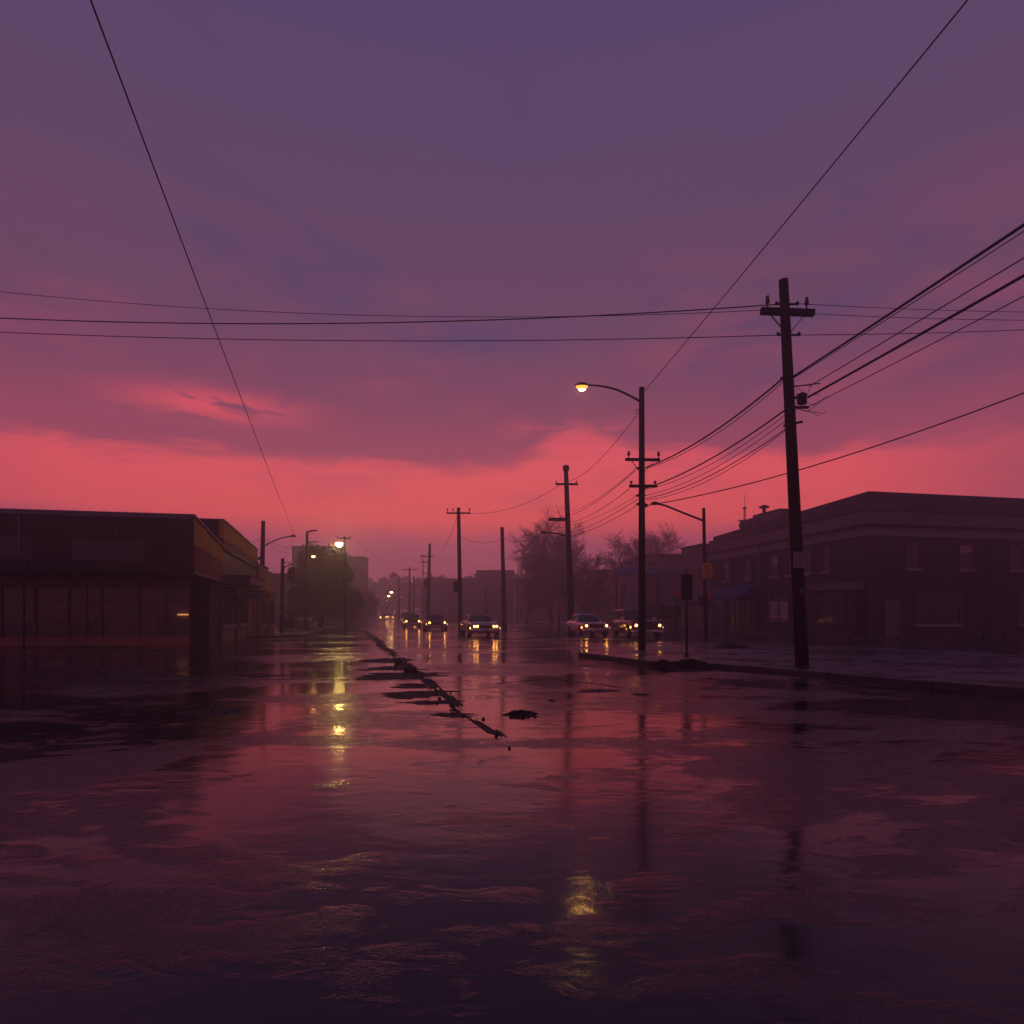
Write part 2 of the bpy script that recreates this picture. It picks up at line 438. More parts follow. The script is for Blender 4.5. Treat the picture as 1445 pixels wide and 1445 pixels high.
def slab(name, front, back, h=0.12):
    """front / back: world (x, y) outline of a raised pavement with a kerb stone along the front"""
    poly = list(front) + list(back)
    s_ = MB(); s_.prism(poly, -0.05, h)
    o = s_.build(name, 'wet_concrete', bevel=0.02); o['kind'] = 'structure'
    k = MB()
    for a, b_ in zip(front[:-1], front[1:]):
        a, b_ = Vector((*a, 0)), Vector((*b_, 0)); d = (b_ - a); n_ = max(1, int(d.length / 1.5))
        nrm = Vector((d.y, -d.x, 0)).normalized() * 0.09
        for i in range(n_):
            p, q = a + d * (i / n_ + 0.004), a + d * ((i + 1) / n_ - 0.004)
            p, q = p + nrm, q + nrm
            k.beam(p + Vector((0, 0, 0.045)), q + Vector((0, 0, 0.045)), 0.15, 0.16 + rnd.uniform(-0.008, 0.008))
    o2 = k.build('kerb', 'stone', bevel=0.015); o2['kind'] = 'structure'

def gp(px, py):
    Y = F * CAMH / (py - HY); return (gx(px, Y), Y)
# right pavement wedge with its kerb, running off past the frame
slab('pavement', [gp(822, 926), gp(850, 929), gp(880, 933.5), gp(925, 939), gp(1010, 942.5), gp(1080, 948), gp(1176, 957), gp(1320, 970), gp(1700, 1000)],
     [gp(1700, 960), gp(1400, 925), gp(1080, 912), gp(930, 911.5), gp(870, 916)])
# far pavement at the foot of the corner building
slab('pavement', [tuple(uv(25.6, 110)[:2]), tuple(uv(25.6, 33.5)[:2]), tuple(uv(26.4, 31.6)[:2]), tuple(uv(64.0, 31.6)[:2])],
     [tuple(uv(64.0, 34.0)[:2]), tuple(uv(29.4, 36.0)[:2]), tuple(uv(29.0, 110)[:2])])
# left pavement in front of the shops
slab('pavement', [tuple(uv(-7.9, 40.5)[:2]), tuple(uv(-5.2, 40.8)[:2]), tuple(uv(-4.6, 42.0)[:2]), tuple(uv(-4.6, 120)[:2])],
     [tuple(uv(-9.5, 120)[:2]), tuple(uv(-9.5, 48)[:2])])

# haze: one closed box of even thin fog
hz = MB(); hz.box(-345, 345, -345, 345, -1.0, 14.5)
haze = hz.build('haze', 'farwall'); haze['kind'] = 'stuff'
hm = bpy.data.materials.new('haze_air'); hm.use_nodes = True
hm.node_tree.nodes.clear()
pv = hm.node_tree.nodes.new('ShaderNodeVolumePrincipled')
HAZE_DENSITY = 0.0050
pv.inputs['Color'].default_value = (0.90, 0.97, 1.0, 1)
pv.inputs['Density'].default_value = HAZE_DENSITY
pv.inputs['Anisotropy'].default_value = 0.75
ho = hm.node_tree.nodes.new('ShaderNodeOutputMaterial')
hm.node_tree.links.new(pv.outputs[0], ho.inputs['Volume'])
haze.data.materials[0] = hm
# ------------------------------------------------------------------ buildings
def window_part(parent, x, y0, y1, z0, z1, side=1, nv=1, nh=1, frame='winframe', glass='glass', depth=0.10, sill=True, curtain=0.0, axis='y'):
    """a window in a wall plane; axis 'y': wall at local x, opening runs along y, outside is side*x. axis 'x': wall at local y=x, runs along x."""
    def bx(mb, a0, a1, b0, b1, c0, c1):      # a across the wall normal, b along the wall, c up
        if axis == 'y': mb.box(min(a0, a1), max(a0, a1), b0, b1, c0, c1)
        else: mb.box(b0, b1, min(a0, a1), max(a0, a1), c0, c1)
    g_ = MB(); bx(g_, x + side * 0.005, x + side * 0.02, y0 + 0.03, y1 - 0.03, z0 + 0.03, z1 - 0.03)
    go = g_.build('window', glass, parent)
    f_ = MB(); t_ = 0.07
    a0, a1 = x + side * 0.002, x + side * 0.07
    bx(f_, a0, a1, y0, y0 + t_, z0, z1); bx(f_, a0, a1, y1 - t_, y1, z0, z1)
    bx(f_, a0, a1, y0 + t_, y1 - t_, z0, z0 + t_); bx(f_, a0, a1, y0 + t_, y1 - t_, z1 - t_, z1)
    for i in range(1, nv):
        c = y0 + (y1 - y0) * i / nv; bx(f_, a0, x + side * 0.055, c - 0.02, c + 0.02, z0 + t_, z1 - t_)
    for i in range(1, nh):
        c = z0 + (z1 - z0) * i / nh; bx(f_, a0, x + side * 0.06, y0 + t_, y1 - t_, c - 0.02, c + 0.02)
    f_.build('frame', frame, go)
    if sill:
        s_ = MB(); bx(s_, x + side * 0.002, x + side * 0.17, y0 - 0.10, y1 + 0.10, z0 - 0.15, z0 - 0.003); s_.build('sill', 'sill', go)
    if curtain:
        c_ = MB(); bx(c_, x + side * 0.022, x + side * 0.026, y0 + t_, y1 - t_, z1 - t_ - (z1 - z0 - 2 * t_) * curtain, z1 - t_); c_.build('blind', 'curtain', go)
    return go

def text_part(name, body, size, m_, parent, loc, rot, extr=0.004, align='CENTER', sx=1.0):
    cu = bpy.data.curves.new(name, 'FONT'); cu.body = body; cu.size = size; cu.extrude = extr
    cu.align_x = align; cu.align_y = 'CENTER'
    tmp = bpy.data.objects.new(name, cu); COL.objects.link(tmp)
    bpy.context.view_layer.update()
    me = bpy.data.meshes.new_from_object(tmp.evaluated_get(bpy.context.evaluated_depsgraph_get()))
    bpy.data.objects.remove(tmp)
    o = bpy.data.objects.new(name, me); COL.objects.link(o)
    me.materials.clear(); me.materials.append(MATS[m_]); o.parent = parent; o.location = loc; o.rotation_euler = rot; o.scale = (sx, 1, 1)
    return o

# --- left: shop with a projecting fascia, coloured lit gold over unlit rust (local: wall plane x=0 faces the street, y runs away from us)
L0 = (gx(274, 26.37), 26.37)
b1 = thing('shop_building', 'nearest shop on the left, fascia coloured lit gold over unlit rust, overhanging its glazed dark front', 'building', (*L0, 0), SA)
def slope_block(mb, x0, x1, y0, y1, z0a, z0b, z1a, z1b):
    mb.hexa([(x0, y0, z0a), (x1, y0, z0a), (x1, y1, z0b), (x0, y1, z0b), (x0, y0, z1a), (x1, y0, z1a), (x1, y1, z1b), (x0, y1, z1b)])
m = MB(); slope_block(m, -22, -0.06, 0, 5.14, 3.12, 2.98, 5.46, 4.68); m.build('upper_storey', 'blackpaint', b1)
m = MB(); slope_block(m, -0.06, 0.0, 0.05, 5.10, 4.30, 4.00, 5.36, 4.60); m.build('gold_lit_panel', 'gold', b1)  # gold over rust paints the fall of light down the fascia
m = MB(); slope_block(m, -0.06, -0.004, 0.05, 5.10, 3.20, 3.05, 4.297, 3.997); m.build('rust_unlit_panel', 'rust', b1)
m = MB(); slope_block(m, -22, 0.05, -0.05, 5.14, 5.462, 4.682, 5.54, 4.75); m.build('coping', 'trim', b1)
m = MB(); slope_block(m, -0.06, 0.03, 0.0, 5.13, 3.08, 2.95, 3.196, 3.046); m.build('bottom_trim', 'trim', b1)
m = MB(); m.box(-22, -0.90, 3.0, 3.2, 0, 0.42); m.box(-22, -0.90, 3.0, 3.2, 2.55, 2.99); m.build('shop_wall', 'stucco', b1)
m = MB(); m.box(-0.90, -0.12, 2.9, 5.10, 0, 2.97); m.build('pier', 'blackpaint', b1)
m = MB()
for xx in (-0.97, -2.0, -3.1, -4.6, -5.9, -7.2, -8.5, -10.1):
    m.box(xx - 0.04, xx + 0.04, 2.98, 3.08, 0.42, 2.55)
m.box(-10.1, -0.93, 2.99, 3.07, 1.93, 1.98)
m.build('shopfront_frame', 'winframe', b1)
m = MB(); m.box(-10.1, -0.91, 3.09, 3.11, 0.43, 2.54)
gl = bpy.data.materials.new('shopglass'); gl.use_nodes = True
_b = gl.node_tree.nodes['Principled BSDF']; _b.inputs['Base Color'].default_value = (0.9, 0.9, 0.9, 1); _b.inputs['Roughness'].default_value = 0.03
_b.inputs['Transmission Weight'].default_value = 1.0; _b.inputs['IOR'].default_value = 1.45; MATS['shopglass'] = gl
m.build('shop_window', 'shopglass', b1)
m = MB(); m.box(-10.4, -0.91, 5.02, 5.08, 0.02, 2.9); m.box(-10.4, -0.91, 3.2, 5.02, 0.02, 0.06); m.box(-10.4, -0.91, 3.2, 5.02, 2.84, 2.90); m.box(-2.6, -2.5, 3.2, 5.02, 0.06, 2.84); m.build('shop_interior', 'stucco', b1)
m = MB(); m.box(-2.0, -0.98, 4.9, 4.97, 1.36, 1.42); m.build('reflection_bar', 'reflection_glow', b1)  # added glowing bar, imitates headlamp reflections in the shop window
m = MB(); m.box(-2.4, -1.0, 4.2, 4.8, 0.06, 0.85); m.build('counter', 'grime', b1)
m = MB(); m.box(-10.0, -5.2, 4.2, 4.8, 0.06, 0.95); m.build('counter', 'grime', b1)
for xx in (-11.8, -17.0):
    m = MB(); m.box(xx - 0.2, xx + 0.2, 0.3, 0.7, 0, 3.12); m.build('column', 'grime', b1)
m = MB(); m.box(-22, -10.1, 3.02, 3.18, 0.42, 2.55); m.build('side_wall', 'grime', b1)
m = MB()
for k in range(88): m.box(-21.9 + k * 0.25, -21.9 + k * 0.25 + 0.12, -0.022, -0.002, 3.14, 5.42)
m.build('cladding', 'blackpaint', b1)
m = MB(); m.tube([(-22, -0.12, 5.36), (-0.1, -0.12, 5.36)], 0.07, 8); m.tube([(-6.3, -0.12, 5.36), (-6.3, -0.12, 3.2), (-6.3, 0.25, 3.0), (-6.3, 0.25, 0.05)], 0.045, 8); m.build('gutter', 'galv', b1)
for xx in (-20.0, -15.0, -11.0, -7.2, -3.2):
    m = MB(); m.box(xx - 1.3, xx + 1.3, -0.05, -0.024, 3.55, 4.45); m.build('end_panel', 'grime', b1)

# --- left: corrugated shop with marquee and blade sign
L1p = (gx(316, 31.4), 31.4)
b2 = thing('shop_building', 'taller left shop with gold band, pale corrugated band and small flat marquee', 'building', (*L1p, 0), SA)
LEN2 = 9.3
m = MB()
slope_block(m, -12, -0.25, 0.0, LEN2, 3.0, 3.0, 6.02, 5.45)
m.box(-12, -0.25, 0.02, LEN2, 0, 3.0)
m.build('wall', 'stucco', b2)
m = MB(); slope_block(m, -12.05, -0.252, -0.06, -0.003, 4.72, 4.72, 6.05, 6.05); m.build('end_wall', 'blackpaint', b2)
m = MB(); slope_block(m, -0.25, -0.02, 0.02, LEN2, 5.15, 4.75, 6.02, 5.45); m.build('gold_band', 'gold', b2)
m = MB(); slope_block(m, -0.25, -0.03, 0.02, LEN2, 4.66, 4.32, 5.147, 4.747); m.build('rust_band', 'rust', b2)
m = MB(); n_r = 46
for i in range(n_r):
    ya, yb = 0.02 + (LEN2 - 0.02) * i / n_r, 0.02 + (LEN2 - 0.02) * (i + 1) / n_r
    ym = (ya + yb) / 2; zt = lambda y: 4.63 - (4.63 - 4.29) * y / LEN2
    m.hexa([(-0.25, ya, 3.02), (-0.10, ya, 3.02), (-0.10, ym - .01, 3.02), (-0.25, ym - .01, 3.02), (-0.25, ya, zt(ya)), (-0.10, ya, zt(ya)), (-0.10, ym - .01, zt(ym)), (-0.25, ym - .01, zt(ym))])
    m.hexa([(-0.25, ym - .01, 3.02), (-0.13, ym - .01, 3.02), (-0.13, yb, 3.02), (-0.25, yb, 3.02), (-0.25, ym - .01, zt(ym)), (-0.13, ym - .01, zt(ym)), (-0.13, yb, zt(yb)), (-0.25, yb, zt(yb))])
m.build('corrugated_band', 'corrugated', b2)
m = MB(); slope_block(m, -12.1, 0.03, -0.03, LEN2 + 0.03, 6.023, 5.453, 6.10, 5.53); m.build('coping', 'trim', b2)
m = MB(); slope_block(m, -0.25, 0.02, 0.02, LEN2, 4.63, 4.295, 4.69, 4.35); m.build('band_trim', 'blackpaint', b2)
mq = MB(); mq.box(-0.09, 1.15, 0.5, 4.6, 2.92, 3.30); mo = mq.build('marquee', 'corrugated', b2, bevel=0.02)
m = MB(); m.box(-0.09, 1.20, 0.45, 4.65, 3.303, 3.37); m.build('marquee_cap', 'blackpaint', mo)
m = MB(); xs = 0.02
for i in range(9):
    wd = rnd.choice((0.05, 0.07, 0.04)); m.box(xs, xs + wd, 0.488, 0.499, 3.02, 3.20); xs += wd + rnd.choice((0.04, 0.06, 0.08))
m.build('lettering', 'ink', mo)
for i, (zc, pr) in enumerate(((2.80, 0.85), (2.62, 0.65), (2.46, 0.5))):
    m = MB(); m.box(-0.248, pr - 0.25, 0.7, 3.4, zc - 0.035, zc + 0.035); m.build('ledge', 'trim', b2)
bs = MB(); bs.box(-0.2, 1.02, 5.3, 5.42, 2.18, 2.72); bo = bs.build('blade_sign', 'signwhite', b2, bevel=0.015)
m = MB(); m.box(-0.22, 1.05, 5.28, 5.44, 2.723, 2.80); m.build('sign_cap', 'blackpaint', bo)
text_part('lettering', 'CLASS', 0.30, 'ink', bo, (0.48, 5.292, 2.44), (R(90), 0, 0))
for (ya, yb, nv, cur) in ((0.55, 3.3, 7, 0), (4.4, 6.9, 6, 0)):
    window_part(b2, -0.25, ya, yb, 0.85, 2.35, 1, nv, 2, frame='trim' if ya < 1 else 'winframe')
m = MB(); m.box(-0.249, -0.19, 7.3, 8.3, 0.05, 2.2); d_ = m.build('door', 'winframe', b2)
m = MB(); m.box(-0.19, -0.15, 7.38, 7.42, 1.0, 1.12); m.build('handle', 'chrome', d_)
for yy in (0.12, 3.75, 7.05, 8.9):
    m = MB(); m.box(-0.25, -0.12, yy - 0.16, yy + 0.16, 0, 3.0); m.build('pilaster', 'grime' if yy in (0.12, 3.75) else 'stucco', b2)
m = MB(); m.box(-0.25, -0.20, 0.3, 7.0, 0.0, 0.66); m.build('stall_riser', 'stucco', b2)

# --- left: red-brown low shop beyond
L2p = (gx(365.5, 40.6), 40.6)
b3 = thing('shop_building', 'low red-brown shop with stepped parapet behind the left lamp pole', 'building', (*L2p, 0), SA)
m = MB(); m.box(-11, 0, 0.05, 6.4, 0, 4.1); m.box(-11, 0, 0.05, 3.6, 4.1, 4.55); m.box(-11, 0, 3.6, 5.0, 4.1, 4.32); m.build('wall', 'redwall', b3)
m = MB(); m.box(-11.05, 0.06, 0.0, 3.62, 4.553, 4.63); m.box(-11.05, 0.06, 3.625, 5.03, 4.323, 4.39); m.box(-11.05, 0.06, 5.035, 6.45, 4.103, 4.16); m.build('coping', 'trim', b3)
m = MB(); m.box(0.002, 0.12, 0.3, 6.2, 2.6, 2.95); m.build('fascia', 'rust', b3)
window_part(b3, 0.0, 0.6, 2.2, 0.7, 2.4, 1, 2, 1)
window_part(b3, 0.0, 4.0, 5.8, 0.7, 2.4, 1, 2, 1)
m = MB(); m.box(0.002, 0.05, 2.7, 3.6, 0.05, 2.2); m.build('door', 'rust', b3)

# --- hazy blocks behind on the left
def far_block(name, label, px0, px1, Y, top, depth=14, m_='farwall', wins=None, roofbox=None, cornice=True, cat='building'):
    x0, x1 = gx(px0, Y), gx(px1, Y); zt = zz_(top, Y)
    t_ = thing(name, label, cat, (x0, Y, 0), 0)
    w_ = x1 - x0
    q = MB(); q.box(0, w_, 0, depth, 0, zt); q.build('wall', m_, t_)
    q = MB(); q.box(-0.12, w_ + 0.12, -0.12, depth + 0.12, zt + 0.003, zt + 0.3); q.build('roof', 'roofing', t_)
    if cornice:
        q = MB(); q.box(-0.08, w_ + 0.08, -0.08, -0.002, zt - 0.75, zt - 0.5); q.build('cornice', 'farwall_light', t_)
    if wins:
        nx, nz, ww, wh, z0, dzz = wins
        for j in range(nz):
            for i in range(nx):
                c = w_ * (i + 0.5) / nx
                window_part(t_, 0.0, c - ww / 2, c + ww / 2, z0 + j * dzz, z0 + j * dzz + wh, -1, 1, 2, axis='x')
    if roofbox:
        for (a, b_, hh) in roofbox:
            q = MB(); q.box(a, b_, 2, 5, zt + 0.303, zt + 0.303 + hh); q.build('plant_room', m_, t_)
    return t_
far_block('apartment_block', 'tall flat-roofed block rising behind the dark tree on the left', 412, 480, 165, 772, 5, 'farwall', (6, 5, 1.3, 1.6, 1.4, 3.1), [(3.4, 4.8, 0.5)])
far_block('apartment_block', 'lower flat-roofed wing to the right of the bright lamp, behind the pole', 486, 514, 158, 787, 4.5, 'farwall', (3, 4, 1.1, 1.5, 1.4, 3.1))
far_block('low_building', 'low plain purple-grey building between the red-brown shop and the dark tree', 372, 412, 85, 812, 4, 'farwall_light', (2, 1, 1.0, 1.2, 1.4, 2))
# --- hazy blocks in the middle
far_block('warehouse', 'long low flat-roofed warehouse in the haze behind the cross-armed pole', 598, 671.5, 150, 818, 14, 'farwall', (5, 1, 1.0, 1.4, 1.5, 2), cornice=False)
far_block('warehouse', 'taller boxy warehouse in the haze behind the bare pole, its roof stepped up', 672, 725, 142, 806.5, 14, 'farwall', (3, 1, 1.0, 1.4, 2.0, 2), cornice=False)
far_block('warehouse', 'low hazy building behind the left bare tree, right of the taller warehouse', 727, 835, 165, 818, 16, 'farwall', (6, 1, 1.0, 1.3, 1.6, 2), cornice=False)
far_block('brick_building', 'dark red-brown building in the haze behind the two parked cars', 832, 906, 125, 806, 6, 'redwall', (4, 1, 1.2, 1.5, 1.2, 2))
bb = far_block('store_building', 'hazy flat-roofed store with a long blue sign band behind the lamp pole', 906, 972, 68, 786, 10, 'plaster', (3, 1, 1.4, 1.5, 0.9, 2))
m = MB(); m.box(-3.3, 1.4, -2.6, -0.4, 5.55, 6.25); m.build('blue_fascia', 'signblue', bb, bevel=0.03)
m = MB(); m.box(-2.6, 1.0, -1.6, -1.5, 6.65, 6.75); m.box(-2.5, -2.42, -1.58, -1.52, 6.25, 6.65); m.box(0.9, 0.98, -1.58, -1.52, 6.25, 6.65); m.build('sign_rail', 'steel', bb)
for xx in (-3.1, 1.2):
    m = MB(); m.box(xx - 0.09, xx + 0.09, -2.3, -2.1, 0, 5.55); m.build('canopy_post', 'steel', bb)
m = MB(); m.hexa([(2.2, -1.4, 2.2), (4.4, -1.4, 2.35), (4.4, -0.01, 2.7), (2.2, -0.01, 2.55), (2.2, -1.4, 2.3), (4.4, -1.4, 2.45), (4.4, -0.01, 2.8), (2.2, -0.01, 2.65)]); m.build('lean_to_roof', 'farwall_light', bb)

# --- right: two-storey corner building (local: facade x=0, outside is -x; y runs away from us)
RC = (19.9, 42.0)
cb = thing('corner_building', 'two-storey dark brick corner building with pale parapet and blue awning', 'building', (*RC, 0), SA)
LNC = 13.4; YC = -4.6
m = MB(); m.box(0, 34, YC, LNC, 0, 6.05); m.build('wall', 'brickbrown', cb)
m = MB(); m.box(-0.03, 34, YC - 0.03, LNC, 6.053, 6.35); m.build('string_course', 'trim', cb)
m = MB(); m.box(0.02, 34, YC + 0.02, LNC - 0.02, 6.353, 7.55); m.build('parapet', 'plaster', cb)
m = MB(); m.box(-0.12, 34, YC - 0.12, LNC, 6.62, 6.74); m.build('drip_moulding', 'blackpaint', cb)
m = MB(); m.box(-0.1, 34, YC - 0.1, LNC + 0.1, 7.553, 7.70); m.build('coping', 'roofing', cb)
m = MB(); slope_block(m, 0.3, 33.5, YC + 0.2, LNC, 7.703, 7.703, 8.70, 8.1); m.build('roof', 'roofing', cb)
def fy(px): return (28.85 / ((px - CX) / F + 0.213) - 42.0) / CS    # distance along the facade of an image column
for i, p in enumerate((1166, 1140, 1117, 1094, 1056, 1026)):
    c = fy(p); window_part(cb, 0.0, c - 0.42, c + 0.42, 4.15, 5.65, -1, 1, 2, curtain=0.45 if i == 3 else (0.3 if i == 5 else 0))
for p in (1107, 1093):                                              # arched ground-floor windows
    c = fy(p); q = MB(); n_ = 10; pts = [(c - 0.55, 1.0), (c + 0.55, 1.0)] + [(c + 0.55 * math.cos(math.pi * k / n_), 2.85 + 0.55 * math.sin(math.pi * k / n_)) for k in range(n_ + 1)]
    vs = [(-0.03, y, z) for y, z in pts] + [(-0.005, y, z) for y, z in pts]; k = len(pts)
    q.add(vs, [tuple(range(k)), tuple(range(k, 2 * k))[::-1]] + [(i, (i + 1) % k, k + (i + 1) % k, k + i) for i in range(k)])
    wo = q.build('arched_window', 'glass', cb)
    q = MB(); q.box(-0.06, -0.034, c - 0.46, c + 0.46, 1.05, 2.35); q.build('blind', 'curtain', wo)
    q = MB(); q.box(-0.09, -0.032, c - 0.6, c - 0.5, 1.0, 2.85); q.box(-0.09, -0.032, c + 0.5, c + 0.6, 1.0, 2.85); q.box(-0.09, -0.032, c - 0.5, c + 0.5, 2.42, 2.52); q.build('frame', 'winframe', wo)
    q = MB(); q.box(-0.16, -0.002, c - 0.7, c + 0.7, 0.86, 0.995); q.build('sill', 'sill', wo)
    q = MB()
    for k in range(11):
        a0, a1 = math.pi * (k + 0.06) / 11, math.pi * (k + 0.94) / 11
        P = lambda a, r_: (c + r_ * math.cos(a), 2.85 + r_ * math.sin(a))
        ring = [P(a0, 0.58), P(a1, 0.58), P(a1, 0.82), P(a0, 0.82)]
        q.hexa([(-0.004, y, z) for y, z in ring] + [(-0.06, y, z) for y, z in ring])
    q.build('arch', 'brickdark', wo)
c = fy(1072); q = MB(); q.tube([(-0.09, c, 0.1), (-0.09, c, 6.6)], 0.06, 8); q.build('downspout', 'galv', cb)
a0, a1 = fy(1071), fy(1027)
q = MB(); q.hexa([(-1.5, a0, 2.75), (-0.002, a0, 2.75), (-0.002, a1, 2.75), (-1.5, a1, 2.75), (-1.5, a0, 2.88), (-0.002, a0, 3.75), (-0.002, a1, 3.75), (-1.5, a1, 2.88)])
aw = q.build('awning', 'awning', cb)
q = MB(); q.box(-1.52, -1.503, a0, a1, 2.58, 2.87); q.build('valance', 'awning', aw)
q = MB(); q.box(-0.05, -0.004, a0 + 0.3, a1 - 0.4, 0.1, 2.5); dd = q.build('shopfront', 'glass', cb)
q = MB(); n_ = 5
for k in range(n_ + 1):
    y = a0 + 0.3 + (a1 - a0 - 0.7) * k / n_; q.box(-0.10, -0.054, y - 0.035, y + 0.035, 0.1, 2.5)
q.build('frame', 'winframe', dd)
for p in (1027, 1042):
    c = fy(p); q = MB(); q.box(-1.45, -1.37, c - 0.04, c + 0.04, 0.0, 2.75); q.build('awning_post', 'sill', aw)
c0, c1 = fy(1024), LNC - 0.1
q = MB(); q.box(-0.06, -0.003, c0, c1, 0.15, 2.15); q.build('garage_door', 'grime', cb)
q = MB(); q.box(-0.10, -0.003, fy(1026), c1, 2.16, 3.6); q.build('sign_band', 'plaster', cb)
q = MB(); q.box(-0.42, -0.003, YC + 0.4, -0.3, 0.0, 2.9); q.build('corner_bay', 'brickdark', cb)
q = MB(); q.box(-0.55, -0.003, YC + 0.25, -0.15, 2.903, 3.35); q.build('bay_fascia', 'plaster', cb)
q = MB(); q.box(-0.45, -0.423, YC + 0.9, -0.8, 0.75, 2.5); bw_ = q.build('bay_window', 'glass', cb)
q = MB(); q.box(-0.48, -0.452, YC + 0.82, YC + 0.9, 0.7, 2.55); q.box(-0.48, -0.452, -0.8, -0.72, 0.7, 2.55); q.box(-0.48, -0.452, YC + 0.9, -0.8, 2.5, 2.56); q.box(-0.48, -0.452, -2.35, -2.28, 0.75, 2.5); q.build('frame', 'winframe', bw_)
# its side street face, running right
for xx in (3.2, 7.0, 10.8, 14.6, 18.4, 22.2, 26.0):
    window_part(cb, YC, xx - 0.5, xx + 0.5, 4.15, 5.65, -1, 1, 2, axis='x', curtain=0.3 if xx in (7.0, 18.4) else 0)
for xx in (5.0, 12.5, 20.0):
    window_part(cb, YC, xx - 1.6, xx + 1.6, 0.8, 2.7, -1, 3, 2, axis='x')
q = MB(); q.box(1.2, 2.2, YC - 0.06, YC - 0.003, 0.1, 2.3); dd = q.build('door', 'winframe', cb)
q = MB(); q.box(1.3, 1.36, YC - 0.10, YC - 0.063, 1.05, 1.2); q.build('handle', 'chrome', dd)
for xx in (0.25, 9.0, 16.6, 24.0):
    q = MB(); q.box(xx - 0.25, xx + 0.25, YC - 0.1, YC - 0.002, 0, 6.04); q.build('pilaster', 'brickdark', cb)
# rooftop gear standing on its roof
def on_roof(px, dist_in):
    k = (px - CX) / F
    for i in range(400):
        y_ = i * 0.05; p = Vector((RC[0], RC[1], 0)) + Vector((CS, SN, 0)) * dist_in + Vector((-SN, CS, 0)) * y_
        if p.x / p.y <= k: return p, y_
    return p, y_
def rz0(y_): return 8.70 - (8.70 - 8.1) * max(0, y_ - YC - 0.2) / (LNC - YC - 0.2) - 0.01
p, y_ = on_roof(1069, 1.5)
t = thing('roof_plant', 'boxy ventilation plant with two lids on the corner building roof', 'vent unit', (p.x, p.y, rz0(y_)), SA)
m = MB(); m.box(-0.8, 0.8, -1.1, 1.1, 0, 0.75); m.build('housing', 'galv', t, bevel=0.03)
m = MB(); m.box(-0.35, 0.35, -0.9, 0.1, 0.753, 1.05); m.build('lid', 'galv', t)
m = MB()
for k in range(5): m.box(-0.83, -0.803, -0.95 + k * 0.4, -0.7 + k * 0.4, 0.15, 0.6)
m.build('louvre', 'steel', t)
p, y_ = on_roof(1078.5, 1.0)
t = thing('roof_chimney', 'thin metal flue with a wide cap beside the roof plant', 'flue', (p.x, p.y, rz0(y_)), SA)
m = MB(); m.lathe([(0.13, 0), (0.13, 1.25)], n=12); m.build('pipe', 'galv', t)
m = MB(); m.lathe([(0.15, 1.253), (0.38, 1.30), (0.38, 1.40), (0.1, 1.52)], n=14); m.build('cap', 'galv', t)
p, y_ = on_roof(1099, 1.2)
t = thing('roof_hatch', 'squat parapet-high box nearest the corner on the brick roof', 'roof box', (p.x, p.y, rz0(y_)), SA)
m = MB(); m.box(-0.7, 0.7, -1.2, 1.2, 0, 0.62); m.build('housing', 'plaster', t, bevel=0.03)
m = MB(); m.box(-0.78, 0.78, -1.28, 1.28, 0.623, 0.74); m.build('lid', 'roofing', t)
p, y_ = on_roof(1051, 1.6)
t = thing('roof_antenna', 'slim lattice radio mast with a whip tip on the brick roof', 'antenna', (p.x, p.y, rz0(y_)), SA)
m = MB()
for a in range(3):
    ca, sa = math.cos(a * 2.094) * 0.11, math.sin(a * 2.094) * 0.11
    m.tube([(ca, sa, 0), (ca * 0.6, sa * 0.6, 2.0)], 0.02, 5)
for k in range(7):
    z_ = 0.15 + k * 0.28; f_ = 1 - 0.4 * z_ / 2
    P = [(math.cos(a * 2.094) * 0.11 * f_, math.sin(a * 2.094) * 0.11 * f_, z_) for a in range(3)]
    for a in range(3): m.beam(P[a], (P[(a + 1) % 3][0] * 0.94, P[(a + 1) % 3][1] * 0.94, z_ + 0.28), 0.015, 0.015)
m.build('lattice', 'galv', t)
m = MB(); m.tube([(0, 0, 1.9), (0, 0, 3.3)], [0.025, 0.01], 6); m.build('whip', 'galv', t)
m = MB(); m.lathe([(0.16, 1.95), (0.16, 2.05)], n=10); m.build('collar', 'galv', t)
p, y_ = on_roof(1045.5, 1.4)
t = thing('roof_vent', 'small turbine vent with splayed cap left of the radio mast', 'roof vent', (p.x, p.y, rz0(y_)), SA)
m = MB(); m.lathe([(0.1, 0), (0.09, 0.45), (0.16, 0.5), (0.16, 0.75), (0.08, 0.8), (0.07, 0.95)], n=12); m.build('pipe', 'galv', t)
m = MB(); m.lathe([(0.08, 0.953), (0.26, 1.02), (0.05, 1.08)], n=12); m.build('cap', 'galv', t)
# neighbour further down the street
NB = Vector((RC[0], RC[1], 0)) + Vector((-SN, CS, 0)) * (LNC + 0.15)
nb = thing('shop_building', 'plain pale two-storey shop adjoining the far end of the brick corner building', 'building', (NB.x, NB.y, 0), SA)
m = MB(); m.box(0.05, 16, 0, 1.4, 0, 6.6); m.box(0.05, 16, 1.4, 5.2, 0, 7.55); m.build('wall', 'plaster', nb)
m = MB(); m.box(-0.02, 16, 1.35, 5.25, 7.553, 7.70); m.box(-0.02, 16, -0.04, 1.345, 6.603, 6.72); m.build('coping', 'roofing', nb)
m = MB(); m.box(-0.35, 0.04, -0.02, 1.30, 6.35, 6.5); m.build('eave', 'trim', nb)
m = MB(); m.box(-0.03, 0.045, 0.3, 5.0, 0.1, 2.3); m.build('shopfront', 'glass', nb)
m = MB(); m.box(-0.9, 0.045, 0.1, 5.1, 2.45, 2.6); m.build('canopy', 'farwall_light', nb)
for c in (2.3, 4.2):
    window_part(nb, 0.05, c - 0.45, c + 0.45, 4.3, 5.7, -1, 1, 2)
